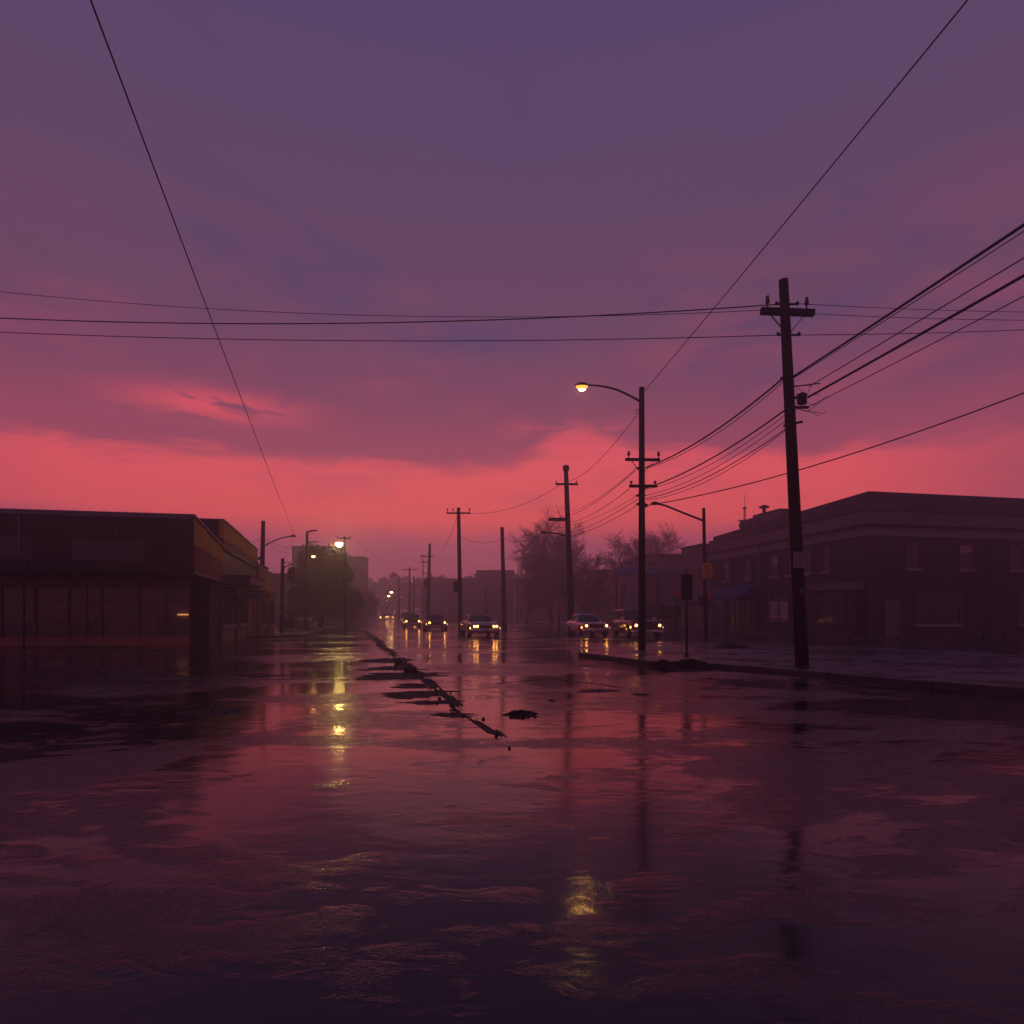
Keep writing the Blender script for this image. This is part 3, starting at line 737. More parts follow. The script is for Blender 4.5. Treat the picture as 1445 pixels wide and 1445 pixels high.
# ------------------------------------------------------------------ poles, lamps, signs
def pole_shape(px0, Y, px1, py1, r0, r1, parent, z0=0.0, m_='wood', n=12, name='pole'):
    """parent sits at the pole's foot; returns a function giving the local point on the axis at a picture height"""
    x0 = gx(px0, Y); top = at(px1, py1, Y)
    d = Vector((top.x - x0, 0, top.z - z0))
    k = 9; pts = [Vector((0, 0, -0.05))] + [d * (i / k) for i in range(1, k + 1)]
    q = MB(); q.tube(pts, [r0 + (r1 - r0) * i / k for i in range(k + 1)], n); q.build(name, m_, parent)
    return lambda z: d * ((z - z0) / d.z)

def crossarm(parent, axis, z, half, Y, w_=0.10, h_=0.13, pins=(-0.9, 0.9), pin_h=0.26, brace=True, tilt=0.0, rz=None, shift=0.0, off=0.14, z0=0.0):
    """wooden arm bolted across a pole with insulator pins"""
    c = axis(z) + Vector((0, -off, 0)); a = rz if rz is not None else 0.0
    ux = Vector((math.cos(a), math.sin(a), 0))
    q = MB(); q.beam(c + ux * (-half + shift) + Vector((0, 0, -tilt)), c + ux * (half + shift) + Vector((0, 0, tilt)), w_, h_); arm = q.build('crossarm', 'wood', parent, bevel=0.012)
    for s_ in pins:
        b_ = c + ux * (s_ * half + shift) + Vector((0, 0, tilt * s_ + h_ / 2))
        q = MB(); q.lathe([(0.018, 0), (0.018, pin_h * 0.4), (0.05, pin_h * 0.4), (0.055, pin_h * 0.7), (0.035, pin_h * 0.8), (0.045, pin_h)], b_, 10); q.build('insulator', 'ceramic', arm)
    if brace:
        q = MB()
        for s_ in (-0.62, 0.62):
            q.beam(c + ux * (s_ * half + shift) + Vector((0, 0.02, -h_ / 2 + tilt * s_)), axis(z - 0.85 * half) + Vector((0, -off + 0.03, 0)), 0.03, 0.02)
        q.build('brace', 'steel', arm)
    return arm

POLES = {}
# --- big pole, right foreground
Y1 = 16.15
p1 = thing('utility_pole', 'tall leaning black pole nearest us on the right pavement with a white notice', 'utility pole', (gx(1132, Y1), Y1, 0.12), 0, 'wooden utility poles')
ax = pole_shape(1132, Y1, 1105.5, 395, 0.165, 0.115, p1, 0.12)
A = lambda py: ax(zz_(py, Y1))
crossarm(p1, ax, zz_(444, Y1), 0.67, Y1, 0.14, 0.16, pins=(-0.75, 0.72), pin_h=0.30, tilt=-0.025)
for py in (433, 476):
    q = MB(); c = A(py); q.beam(c + Vector((-0.28, -0.14, 0)), c + Vector((0.28, -0.14, 0)), 0.05, 0.035)
    for s_ in (-0.26, 0.26): q.lathe([(0.03, -0.04), (0.045, -0.02), (0.045, 0.02), (0.02, 0.05)], c + Vector((s_, -0.14, 0.02)), 8)
    q.build('wire_bracket', 'steel', p1)
c = A(563) + Vector((0.30, -0.05, 0))
q = MB(); q.lathe([(0.06, -0.16), (0.12, -0.13), (0.12, 0.10), (0.05, 0.14)], c, 10); q.beam(A(560), c, 0.06, 0.05)
q.build('splice_case', 'blackpaint', p1)
q = MB(); q.beam(A(548) + Vector((0, -0.1, 0)), A(543) + Vector((0.75, -0.1, 0)), 0.03, 0.025); q.beam(A(577) + Vector((0.05, -0.12, 0)), A(577) + Vector((0.42, -0.12, 0)), 0.07, 0.05)
q.beam(A(600) + Vector((-0.22, -0.1, -0.05)), A(600) + Vector((0.26, -0.1, 0.06)), 0.05, 0.05); q.beam(A(538) + Vector((-0.24, -0.1, 0.04)), A(538) + Vector((0.05, -0.1, 0)), 0.06, 0.06)
q.build('wire_clamp', 'steel', p1)
q = MB()
rr = random.Random(3)
for k in range(6):                                                  # loose jumper loops round the splice
    a = A(545 + k * 7) + Vector((0.10, -0.12, 0)); b_ = A(552 + rr.randint(-8, 40)) + Vector((0.45 + rr.random() * 0.45, -0.15, 0))
    q.tube([a.lerp(b_, i / 8) + Vector((0, 0, -0.14 * rr.uniform(0.3, 1.3) * 4 * (i / 8) * (1 - i / 8))) for i in range(9)], 0.007, 4)
q.build('jumper_wires', 'cable', p1)
c = A(791) + Vector((-0.02, -0.19, 0))
q = MB(); q.box(c.x - 0.16, c.x + 0.15, c.y - 0.012, c.y, c.z - 0.20, c.z + 0.20); nt = q.build('notice', 'signwhite', p1, bevel=0.004)
q = MB()
for k, (ln, hh) in enumerate(((0.20, 0.035), (0.16, 0.02), (0.22, 0.02), (0.19, 0.03), (0.12, 0.02))):
    xs = c.x - 0.11
    while xs < c.x - 0.11 + ln:
        wd = rr.uniform(0.012, 0.035); q.box(xs, xs + wd, c.y - 0.0155, c.y - 0.0125, c.z + 0.13 - k * 0.07, c.z + 0.13 - k * 0.07 + hh); xs += wd + 0.009
q.build('lettering', 'ink', nt)
c = A(834) + Vector((0, -0.165, 0)); q = MB(); q.box(c.x - 0.035, c.x + 0.035, c.y - 0.01, c.y + 0.01, c.z - 0.05, c.z + 0.05); q.build('tag_plate', 'signblue', p1)
POLES['p1'] = lambda py, ox=0.0: Vector((gx(1132, Y1), Y1 - 0.13, 0.12)) + A(py) + Vector((ox, 0, 0))

# --- street-lamp pole
def lamp_head(parent, c, dirx, lens, lw=0.24, on=True, power=0.0, col=(1, .6, .25), drop=0.16, vis=True):
    """cobra head: shell on top, glowing bowl under it; c is the arm's end"""
    q = MB(); n_ = 14; hx = c + Vector((dirx * lw * 0.8, 0, 0))
    M = Matrix.Translation(hx) @ Matrix.Diagonal((1.35, 0.75, 1, 1))
    q.lathe([(lw * 0.98, -0.012), (lw, 0.0), (lw * 0.9, 0.06), (lw * 0.55, 0.11), (lw * 0.1, 0.13)], n=n_, M=M)
    hd = q.build('lamp_shell', 'lampshell', parent)
    q = MB(); q.lathe([(lw * 0.86, -0.013), (lw * 0.80, -drop * 0.4), (lw * 0.55, -drop * 0.8), (lw * 0.1, -drop)], n=n_, M=M)
    rim = {'sodium_on': 'sodium_rim', 'mercury_on': 'mercury_rim', 'far_on': 'far_on'}.get(lens, lens)
    lo = q.build('lens', rim, hd)
    if rim != lens:
        q = MB(); q.lathe([(lw * 0.46, -drop * 0.86), (lw * 0.40, -drop * 1.02), (lw * 0.22, -drop * 1.12), (0.005, -drop * 1.15)], n=n_, M=M); q.build('bulb', lens, lo)
    return hd
Y2 = 22.9
p2 = thing('street_lamp_pole', 'black wooden pole with lit curved-arm street lamp and two crossarms', 'street lamp', (gx(906, Y2), Y2, 0.12), 0, 'lamp poles on the right')
ax2 = pole_shape(906, Y2, 905.5, 547, 0.135, 0.098, p2, 0.12)
B = lambda py: ax2(zz_(py, Y2))
crossarm(p2, ax2, zz_(650, Y2), 0.62, Y2, 0.09, 0.10, pins=(-0.8, 0.92), pin_h=0.24, brace=True, tilt=-0.01)
crossarm(p2, ax2, zz_(687, Y2), 0.50, Y2, 0.09, 0.10, pins=(-0.85, 0.85), pin_h=0.13, brace=False, tilt=0.0, shift=0.02)
def arm_curve(pts, r0, r1, name='lamp_arm', parent=None, m_='steel'):
    """smooth tube through control points (Catmull-Rom)"""
    P = [Vector(p) for p in pts]; P = [P[0] * 2 - P[1]] + P + [P[-1] * 2 - P[-2]]; out = []
    for i in range(1, len(P) - 2):
        for k in range(6):
            t_ = k / 6; a, b_, c_, d_ = P[i - 1], P[i], P[i + 1], P[i + 2]
            out.append(0.5 * ((2 * b_) + (c_ - a) * t_ + (2 * a - 5 * b_ + 4 * c_ - d_) * t_ ** 2 + (3 * b_ - a - 3 * c_ + d_) * t_ ** 3))
    out.append(P[-2])
    n_ = len(out); q = MB(); q.tube(out, [r0 + (r1 - r0) * i / (n_ - 1) for i in range(n_)], 8); return q.build(name, m_, parent)
def loc2(px, py): v = at(px, py, Y2); return v - Vector((gx(906, Y2), Y2, 0.12))
arm_curve([loc2(904, 567), loc2(890, 559), loc2(870, 550), loc2(850, 545), loc2(832, 543.5), loc2(827, 544)], 0.045, 0.03, 'lamp_arm', p2)
lamp_head(p2, loc2(827, 544.5), -1, 'sodium_on', 0.19, drop=0.15)
q = MB()
for py in (662, 700, 712):
    c = B(py) + Vector((-0.14, -0.1, 0)); q.lathe([(0.04, -0.05), (0.055, 0), (0.04, 0.05)], c, 8); q.beam(c + Vector((-0.12, 0, 0)), c + Vector((0.26, 0, 0.02)), 0.03, 0.03)
c = B(582) + Vector((-0.2, -0.05, 0)); q.tube([c + Vector((0.1, 0, 0.12)), c + Vector((-0.02, 0, 0.03)), c + Vector((0.0, 0, -0.06)), c + Vector((0.14, 0, 0.0))], 0.015, 6)
c = B(714) + Vector((0.14, -0.08, 0)); q.lathe([(0.03, -0.06), (0.06, -0.02), (0.06, 0.04), (0.03, 0.07)], c, 8)
q.build('wire_clamp', 'steel', p2)
POLES['p2'] = lambda py, ox=0.0: Vector((gx(906, Y2), Y2 - 0.08, 0.12)) + B(py) + Vector((ox, 0, 0))

# --- further poles of the right-hand line
Y3 = 44.0
p3 = thing('utility_pole', 'purple-tinged pole with unlit lamp arm behind the pale sedan', 'utility pole', (gx(807, Y3), Y3, 0), 0, 'wooden utility poles')
ax3 = pole_shape(807, Y3, 798.5, 660, 0.24, 0.15, p3)
C3 = lambda py: ax3(zz_(py, Y3))
q = MB(); q.lathe([(0.2, 0), (0.22, 0.05), (0.22, 0.3), (0.15, 0.36)], C3(664), 12); q.build('pole_cap', 'steel', p3)
crossarm(p3, ax3, zz_(684, Y3), 0.78, Y3, 0.12, 0.13, pins=(-0.9, 0.85), pin_h=0.16, brace=False, off=0.2)
crossarm(p3, ax3, zz_(733, Y3), 0.6, Y3, 0.16, 0.22, pins=(), brace=False, off=0.05, shift=-0.75)
def loc3(px, py): return at(px, py, Y3) - Vector((gx(807, Y3), Y3, 0))
arm_curve([loc3(801, 757), loc3(790, 753.5), loc3(778, 752), loc3(772, 752)], 0.06, 0.05, 'lamp_arm', p3)
lamp_head(p3, loc3(772, 752), -1, 'lensoff', 0.22, drop=0.08)
POLES['p3'] = lambda py, ox=0.0: Vector((gx(807, Y3), Y3 - 0.15, 0)) + C3(py) + Vector((ox, 0, 0))

Y4 = 48.5
p4 = thing('utility_pole', 'dark pole with one crossarm and a box on it left of the nearest oncoming car', 'utility pole', (gx(650, Y4), Y4, 0), 0, 'wooden utility poles')
ax4 = pole_shape(650, Y4, 647, 716.5, 0.18, 0.13, p4)
D4 = lambda py: ax4(zz_(py, Y4))
crossarm(p4, ax4, zz_(724.5, Y4), 0.9, Y4, 0.10, 0.11, pins=(-0.93, -0.45, 0.93), pin_h=0.32, brace=False, off=0.17)
c = D4(828) + Vector((-0.3, 0, 0)); q = MB(); q.box(c.x - 0.16, c.x + 0.14, -0.2, 0.2, c.z - 0.42, c.z + 0.42); q.build('junction_box', 'steel', p4, bevel=0.02)
POLES['p4'] = lambda py, ox=0.0: Vector((gx(650, Y4), Y4 - 0.15, 0)) + D4(py) + Vector((ox, 0, 0))

Y5 = 55.0
p5 = thing('utility_pole', 'bare pole without crossarm standing right of the nearest oncoming car', 'utility pole', (gx(712, Y5), Y5, 0), 0, 'wooden utility poles')
ax5 = pole_shape(712, Y5, 708.5, 744, 0.21, 0.15, p5)
c = ax5(zz_(836, Y5)); q = MB(); q.box(c.x - 0.3, c.x - 0.12, -0.2, 0.1, c.z - 0.16, c.z + 0.16); q.build('meter_box', 'steel', p5)
POLES['p5'] = lambda py, ox=0.0: Vector((gx(712, Y5), Y5 - 0.15, 0)) + ax5(zz_(py, Y5)) + Vector((ox, 0, 0))

Y6 = 75.0
p6 = thing('utility_pole', 'leaning pole with left-hand brackets and box beyond the second oncoming car', 'utility pole', (gx(603.5, Y6), Y6, 0), 0, 'wooden utility poles')
ax6 = pole_shape(603.5, Y6, 606.5, 767, 0.24, 0.14, p6)
D6 = lambda py: ax6(zz_(py, Y6))
crossarm(p6, ax6, zz_(785.5, Y6), 0.75, Y6, 0.10, 0.10, pins=(-0.9, -0.5, 0.9), pin_h=0.2, brace=False, off=0.2, shift=-0.25)
q = MB()
for py, l in ((793, 0.95), (809, 0.7)): q.beam(D6(py), D6(py) + Vector((-l, 0, 0)), 0.1, 0.1)
q.beam(D6(784) + Vector((-0.8, 0, 0)), D6(812) + Vector((-0.75, 0, 0)), 0.05, 0.05); q.build('bracket', 'steel', p6)
c = D6(824) + Vector((-0.3, 0, 0)); q = MB(); q.lathe([(0.22, -0.45), (0.24, -0.3), (0.24, 0.4), (0.1, 0.48)], c, 12); q.build('transformer', 'steel', p6)
POLES['p6'] = lambda py, ox=0.0: Vector((gx(603.5, Y6), Y6 - 0.15, 0)) + D6(py) + Vector((ox, 0, 0))

def far_pole(px, Y, top, label, half=0.0, arm_py=None, r=0.15):
    t_ = thing('utility_pole', label, 'utility pole', (gx(px, Y), Y, 0), 0, 'wooden utility poles')
    a_ = pole_shape(px, Y, px, top, r * 1.25, r, t_, n=8)
    if half: crossarm(t_, a_, zz_(arm_py, Y), half, Y, 0.13, 0.14, pins=(-0.95, 0.95), pin_h=0.3, brace=False, off=0.2)
    return t_
far_pole(578, 112, 800.5, 'far hazy pole with a wide single crossarm behind the leading pair of headlamps', 1.2, 804)
far_pole(563, 135, 813, 'faint thin pole without crossarm, leftmost of the far right-hand line')
far_pole(584, 128, 813, 'faint thin pole with a short crossarm just right of the far wide-armed pole', 0.7, 818)
far_pole(597, 118, 789, 'very thin hazy post left of the leaning bracketed pole', 0, None, 0.07)
far_pole(686, 82, 826, 'thin hazy post in front of the stepped warehouse', 0, None, 0.09)

# --- right: lamp pole with yellow sign
YR = 34.0
pr = thing('street_lamp_pole', 'thin lamp pole with straight arm and a yellow sign before the brick building', 'street lamp', (gx(996, YR), YR, 0.0), 0, 'lamp poles on the right')
axr = pole_shape(996, YR, 993, 717, 0.115, 0.085, pr, 0.0, 'steel')
def locr(px, py): return at(px, py, YR) - Vector((gx(996, YR), YR, 0))
arm_curve([locr(993, 735), locr(965, 724), locr(940, 714), locr(928, 711)], 0.06, 0.05, 'lamp_arm', pr)
lamp_head(pr, locr(928, 711), -1, 'lensoff', 0.18, drop=0.07)
c = locr(997, 806); q = MB(); q.box(c.x - 0.285, c.x + 0.285, -0.145, -0.125, c.z - 0.42, c.z + 0.42); sg = q.build('yellow_sign', 'signyellow', pr, bevel=0.006)
q = MB(); y_ = -0.1495
q.box(c.x - 0.255, c.x + 0.255, y_, -0.1455, c.z + 0.36, c.z + 0.385); q.box(c.x - 0.255, c.x + 0.255, y_, -0.1455, c.z - 0.385, c.z - 0.36)
q.box(c.x - 0.255, c.x - 0.23, y_, -0.1455, c.z - 0.36, c.z + 0.36); q.box(c.x + 0.23, c.x + 0.255, y_, -0.1455, c.z - 0.36, c.z + 0.36)
for k in range(5):
    xs = c.x - 0.17 + 0.02 * (k % 2)
    while xs < c.x + 0.12:
        wd = rr.uniform(0.03, 0.07); q.box(xs, xs + wd, y_, -0.1455, c.z + 0.20 - k * 0.125, c.z + 0.27 - k * 0.125); xs += wd + 0.018
q.build('lettering', 'ink', sg)
c = locr(997, 848); q = MB(); q.box(c.x - 0.42, c.x + 0.42, 0.13, 0.20, c.z - 0.3, c.z + 0.3); q.build('dark_board', 'grime', pr, bevel=0.01)
c = locr(999.5, 842); q = MB(); q.box(c.x - 0.06, c.x + 0.06, -0.15, -0.12, c.z - 0.16, c.z + 0.16); q.build('red_plate', 'signred', pr)
q = MB(); q.lathe([(0.2, 0.0), (0.2, 0.05), (0.13, 0.09), (0.12, 0.25)], n=12); q.build('base_flange', 'steel', pr)

# --- right: grey sign seen from behind
YS = 19.4
sp_ = thing('street_sign', 'tall grey-backed sign on a thin post behind the kerb mound', 'road sign', (gx(969, YS), YS, 0.12), 0)
q = MB(); q.tube([(0, 0, 0), (-0.01, 0, zz_(826, YS) - 0.12)], 0.032, 8); q.build('post', 'steel', sp_)
zc = zz_(829, YS) - 0.12
q = MB(); q.box(-0.175, 0.155, -0.055, -0.038, zc - 0.39, zc + 0.39); pl = q.build('panel', 'signgrey', sp_, bevel=0.006)
q = MB(); q.box(-0.13, 0.11, -0.078, -0.058, zc + 0.2, zc + 0.24); q.box(-0.13, 0.11, -0.078, -0.058, zc - 0.24, zc - 0.2); q.build('bracket', 'steel', pl)
q = MB(); q.lathe([(0.09, 0), (0.09, 0.03), (0.045, 0.05)], n=10); q.build('base_flange', 'steel', sp_)

YN = 47.0
ps = thing('street_sign', 'thin signpost on a flat base plate left of the pale sedan', 'road sign', (gx(789, YN), YN, 0), 0)
q = MB(); q.tube([(0, 0, 0), (0, 0, zz_(855, YN))], 0.05, 8); q.build('post', 'steel', ps)
q = MB(); q.lathe([(0.42, 0), (0.42, 0.05), (0.1, 0.1)], n=14); q.build('base_plate', 'concrete', ps)
q = MB(); q.box(-0.06, 0.22, -0.08, -0.055, zz_(855, YN) - 0.5, zz_(855, YN)); q.build('panel', 'signred', ps)
YN2 = 38.0
ps = thing('street_sign', 'slim post with a small round red sign behind the tall grey sign', 'road sign', (gx(954.5, YN2), YN2, 0), 0)
q = MB(); q.tube([(0, 0, 0), (0, 0, zz_(830, YN2))], 0.03, 8); q.build('post', 'steel', ps)
zc = zz_(838, YN2); q = MB(); q.lathe([(0.19, 0), (0.19, 0.015)], n=18, M=Matrix.Translation((0, -0.05, zc)) @ Matrix.Rotation(R(90), 4, 'X')); q.build('disc', 'signred', ps)

# --- left: lamp poles
YL = 43.4
pl1 = thing('street_lamp_pole', 'dark pole with thin unlit arm lamp in front of the left shops', 'street lamp', (gx(368, YL), YL, 0.12), 0, 'lamp poles on the left')
axl = pole_shape(368, YL, 371.5, 735, 0.20, 0.13, pl1, 0.12)
def locl(px, py): return at(px, py, YL) - Vector((gx(368, YL), YL, 0.12))
arm_curve([locl(372, 771), locl(385, 764), locl(398, 759), locl(409, 757), locl(412, 757)], 0.045, 0.035, 'lamp_arm', pl1)
lamp_head(pl1, locl(411, 757), 1, 'lensoff', 0.16, drop=0.06)
c = locl(364, 788); q = MB(); q.box(c.x - 0.14, c.x + 0.2, -0.1, 0.1, c.z - 0.09, c.z + 0.09); q.lathe([(0.03, 0.1), (0.05, 0.3), (0.02, 0.55)], c + Vector((-0.06, 0, 0)), 8); q.lathe([(0.07, -0.6), (0.08, -0.15)], c + Vector((-0.05, 0, 0)), 8); q.build('cutout_switch', 'steel', pl1)
c = locl(370, 834); q = MB(); q.box(c.x - 0.1, c.x + 0.28, -0.22, -0.19, c.z - 0.09, c.z + 0.09); q.build('street_plate', 'blackpaint', pl1)
tb = thing('trash_bin', 'dark hooded bin strapped beside the left lamp pole', 'bin', (gx(361.5, YL - 0.5), YL - 0.5, 0.12), 0.2)
q = MB(); q.lathe([(0.19, 0.12), (0.24, 0.2), (0.25, 0.85), (0.22, 0.9)], n=14); q.build('drum', 'blackpaint', tb)
q = MB(); q.lathe([(0.26, 0.903), (0.26, 0.98), (0.2, 1.12), (0.05, 1.18)], n=14); q.build('hood', 'blackpaint', tb)
q = MB(); q.box(-0.16, -0.12, -0.03, 0.03, 0.0, 0.2); q.box(0.12, 0.16, -0.03, 0.03, 0.0, 0.2); q.build('foot', 'steel', tb)

YT = 45.0
tl = thing('traffic_light_pole', 'short pole with a small traffic signal hung from two arms', 'traffic light', (gx(397.5, YT), YT, 0.12), 0)
axt = pole_shape(397.5, YT, 399, 788, 0.16, 0.12, tl, 0.12, 'steel')
def loct(px, py): return at(px, py, YT) - Vector((gx(397.5, YT), YT, 0.12))
arm_curve([loct(399, 804), loct(403, 800), loct(409, 797), loct(414, 796)], 0.045, 0.035, 'signal_arm', tl)
q = MB(); q.tube([loct(399, 795), loct(406, 793.5), loct(414, 796)], 0.025, 6); q.build('stay_rod', 'steel', tl)
c = loct(412.5, 811); q = MB(); q.box(c.x - 0.17, c.x + 0.17, -0.15, 0.15, c.z - 0.42, c.z + 0.42); hs = q.build('signal_head', 'blackpaint', tl, bevel=0.03)
q = MB(); q.tube([loct(412.5, 796.5), loct(412.5, 803)], 0.03, 6); q.build('hanger', 'steel', hs)
for k, mm_ in enumerate(('redlens', 'amberlens', 'greenlens')):
    zc = c.z + 0.26 - k * 0.26
    q = MB(); q.lathe([(0.095, 0), (0.08, 0.02), (0.03, 0.035)], n=12, M=Matrix.Translation((c.x, -0.152, zc)) @ Matrix.Rotation(R(90), 4, 'X')); q.build('signal_lens', mm_, hs)
    q = MB(); q.tube([(c.x - 0.1, -0.26, zc + 0.05), (c.x - 0.06, -0.28, zc + 0.11), (c.x + 0.06, -0.28, zc + 0.11), (c.x + 0.1, -0.26, zc + 0.05)], 0.012, 5)
    q.box(c.x - 0.1, c.x + 0.1, -0.27, -0.151, zc + 0.105, zc + 0.115); q.build('visor', 'blackpaint', hs)

YL3 = 53.0
pl3 = thing('street_lamp_pole', 'hazy left pole with an unlit top arm and a lower lit orange lamp', 'street lamp', (gx(431.5, YL3), YL3, 0.12), 0, 'lamp poles on the left')
axl3 = pole_shape(431.5, YL3, 433.5, 750, 0.15, 0.11, pl3, 0.12, 'steel')
def loc3l(px, py): return at(px, py, YL3) - Vector((gx(431.5, YL3), YL3, 0.12))
arm_curve([loc3l(433.5, 751), loc3l(440, 749), loc3l(448, 748.5)], 0.08, 0.06, 'lamp_arm', pl3)
arm_curve([loc3l(433, 766), loc3l(440, 764.5), loc3l(450, 764.5)], 0.05, 0.04, 'lower_arm', pl3)
arm_curve([loc3l(432.6, 786), loc3l(436, 784), loc3l(439, 783)], 0.06, 0.05, 'lit_lamp_arm', pl3)
lamp_head(pl3, loc3l(440, 783.5), 1, 'sodium_on', 0.17, drop=0.14)

YL4 = 56.0
pl4 = thing('street_lamp_pole', 'crossarmed pole carrying the brightest yellow-white lamp, before the low wing', 'street lamp', (gx(487, YL4), YL4, 0.0), 0, 'lamp poles on the left')
axl4 = pole_shape(487, YL4, 486, 757, 0.13, 0.10, pl4, 0.0)
def loc4l(px, py): return at(px, py, YL4) - Vector((gx(487, YL4), YL4, 0))
crossarm(pl4, axl4, zz_(760, YL4), 0.6, YL4, 0.10, 0.10, pins=(-0.92, 0.95), pin_h=0.2, brace=False, off=0.16)
arm_curve([loc4l(486, 768), loc4l(484.5, 766.8), loc4l(482, 766.5)], 0.05, 0.04, 'lamp_arm', pl4)
lamp_head(pl4, loc4l(482, 766.5), -1, 'mercury_on', 0.27, drop=0.26)

def far_lamp(px, py, Y, label, side):
    t_ = thing('street_lamp_pole', label, 'street lamp', (gx(px + side * 900 * 1.6 / Y, Y), Y, 0), 0, 'far street lamps in the haze')
    z_ = zz_(py, Y)
    q = MB(); q.tube([(0, 0, 0), (0, 0, z_ + 0.2)], [0.12, 0.08], 6); q.build('pole', 'steel', t_)
    q = MB(); q.tube([(0, 0, z_ + 0.1), (-side * 1.2, 0, z_ + 0.2)], 0.05, 5); q.build('lamp_arm', 'steel', t_)
    hd = lamp_head(t_, Vector((-side * 1.2, 0, z_ + 0.1)), -side, 'far_on', 0.36, drop=0.36)
far_lamp(552, 835.5, 190, 'highest of the far orange street lamps in the haze', 1)
far_lamp(548, 841, 225, 'second highest far orange street lamp, just below and left of the highest', 1)
far_lamp(546, 847, 265, 'third far orange street lamp down, leftmost of the string', 1)
far_lamp(553.5, 854, 300, 'lowest and rightmost of the far orange street lamps', 1)

# --- dumpsters
d1 = thing('dumpster', 'dark ribbed dumpster beside the traffic signal pole', 'dumpster', (gx(408.5, 52), 52, 0.12), 0.1)
q = MB(); q.hexa([(-0.42, -0.4, 0.1), (0.42, -0.4, 0.1), (0.42, 0.4, 0.1), (-0.42, 0.4, 0.1), (-0.47, -0.45, 0.85), (0.47, -0.45, 0.85), (0.47, 0.45, 0.85), (-0.47, 0.45, 0.85)]); q.build('tub', 'binmetal', d1, bevel=0.02)
q = MB(); q.hexa([(-0.5, -0.5, 0.853), (0.5, -0.5, 0.853), (0.5, 0.5, 0.853), (-0.5, 0.5, 0.853), (-0.49, -0.48, 0.9), (0.49, -0.48, 0.9), (0.49, 0.48, 1.02), (-0.49, 0.48, 1.02)]); q.build('lid', 'blackpaint', d1, bevel=0.02)
q = MB()
for k in range(5): q.box(-0.38 + k * 0.17, -0.33 + k * 0.17, -0.47, -0.44, 0.15, 0.8)
q.build('rib', 'binmetal', d1)
for a in (-0.35, 0.35):
    q = MB(); q.lathe([(0.06, -0.02), (0.06, 0.02)], n=10, M=Matrix.Translation((a, -0.3, 0.06)) @ Matrix.Rotation(R(90), 4, 'Y')); q.build('wheel', 'rubber', d1)
d2 = thing('dumpster', 'larger faded purple dumpster with a raised lip right of the dark one', 'dumpster', (gx(430, 55), 55, 0.12), 0.15)
q = MB(); q.hexa([(-0.5, -0.4, 0.08), (0.5, -0.4, 0.08), (0.5, 0.4, 0.08), (-0.5, 0.4, 0.08), (-0.52, -0.42, 0.8), (0.52, -0.42, 0.8), (0.52, 0.42, 1.0), (-0.52, 0.42, 1.0)]); q.build('tub', 'binpaint', d2, bevel=0.02)
q = MB(); q.beam((-0.55, 0.43, 1.04), (0.55, 0.43, 1.04), 0.05, 0.05); q.beam((-0.55, -0.44, 0.82), (0.55, -0.44, 0.82), 0.04, 0.04); q.build('lip', 'binmetal', d2)
q = MB(); q.box(-0.62, -0.54, -0.1, 0.1, 0.4, 0.55); q.box(0.54, 0.62, -0.1, 0.1, 0.4, 0.55); q.build('fork_pocket', 'binmetal', d2)
for a in (-0.4, 0.4):
    q = MB(); q.box(a - 0.06, a + 0.06, -0.36, 0.36, 0.0, 0.079); q.build('skid', 'binmetal', d2)
# ------------------------------------------------------------------ cars (local: nose towards -y)
def ring_loft(q, stations, smooth=True):
    """stations: (y, list of (x, z)); closed cross-sections joined along y, ends capped"""
    n_ = len(stations[0][1]); vs = []; fs = []
    for y, sec in stations: vs += [(x, y, z) for x, z in sec]
    for i in range(len(stations) - 1):
        for j in range(n_):
            j2 = (j + 1) % n_; fs.append((i * n_ + j, i * n_ + j2, (i + 1) * n_ + j2, (i + 1) * n_ + j))
    q.add(vs, fs, smooth)
    o = len(q.v) - len(vs); k = len(stations)
    q.f += [tuple(o + j for j in range(n_))[::-1], tuple(o + (k - 1) * n_ + j for j in range(n_))]; q.sm += [False, False]

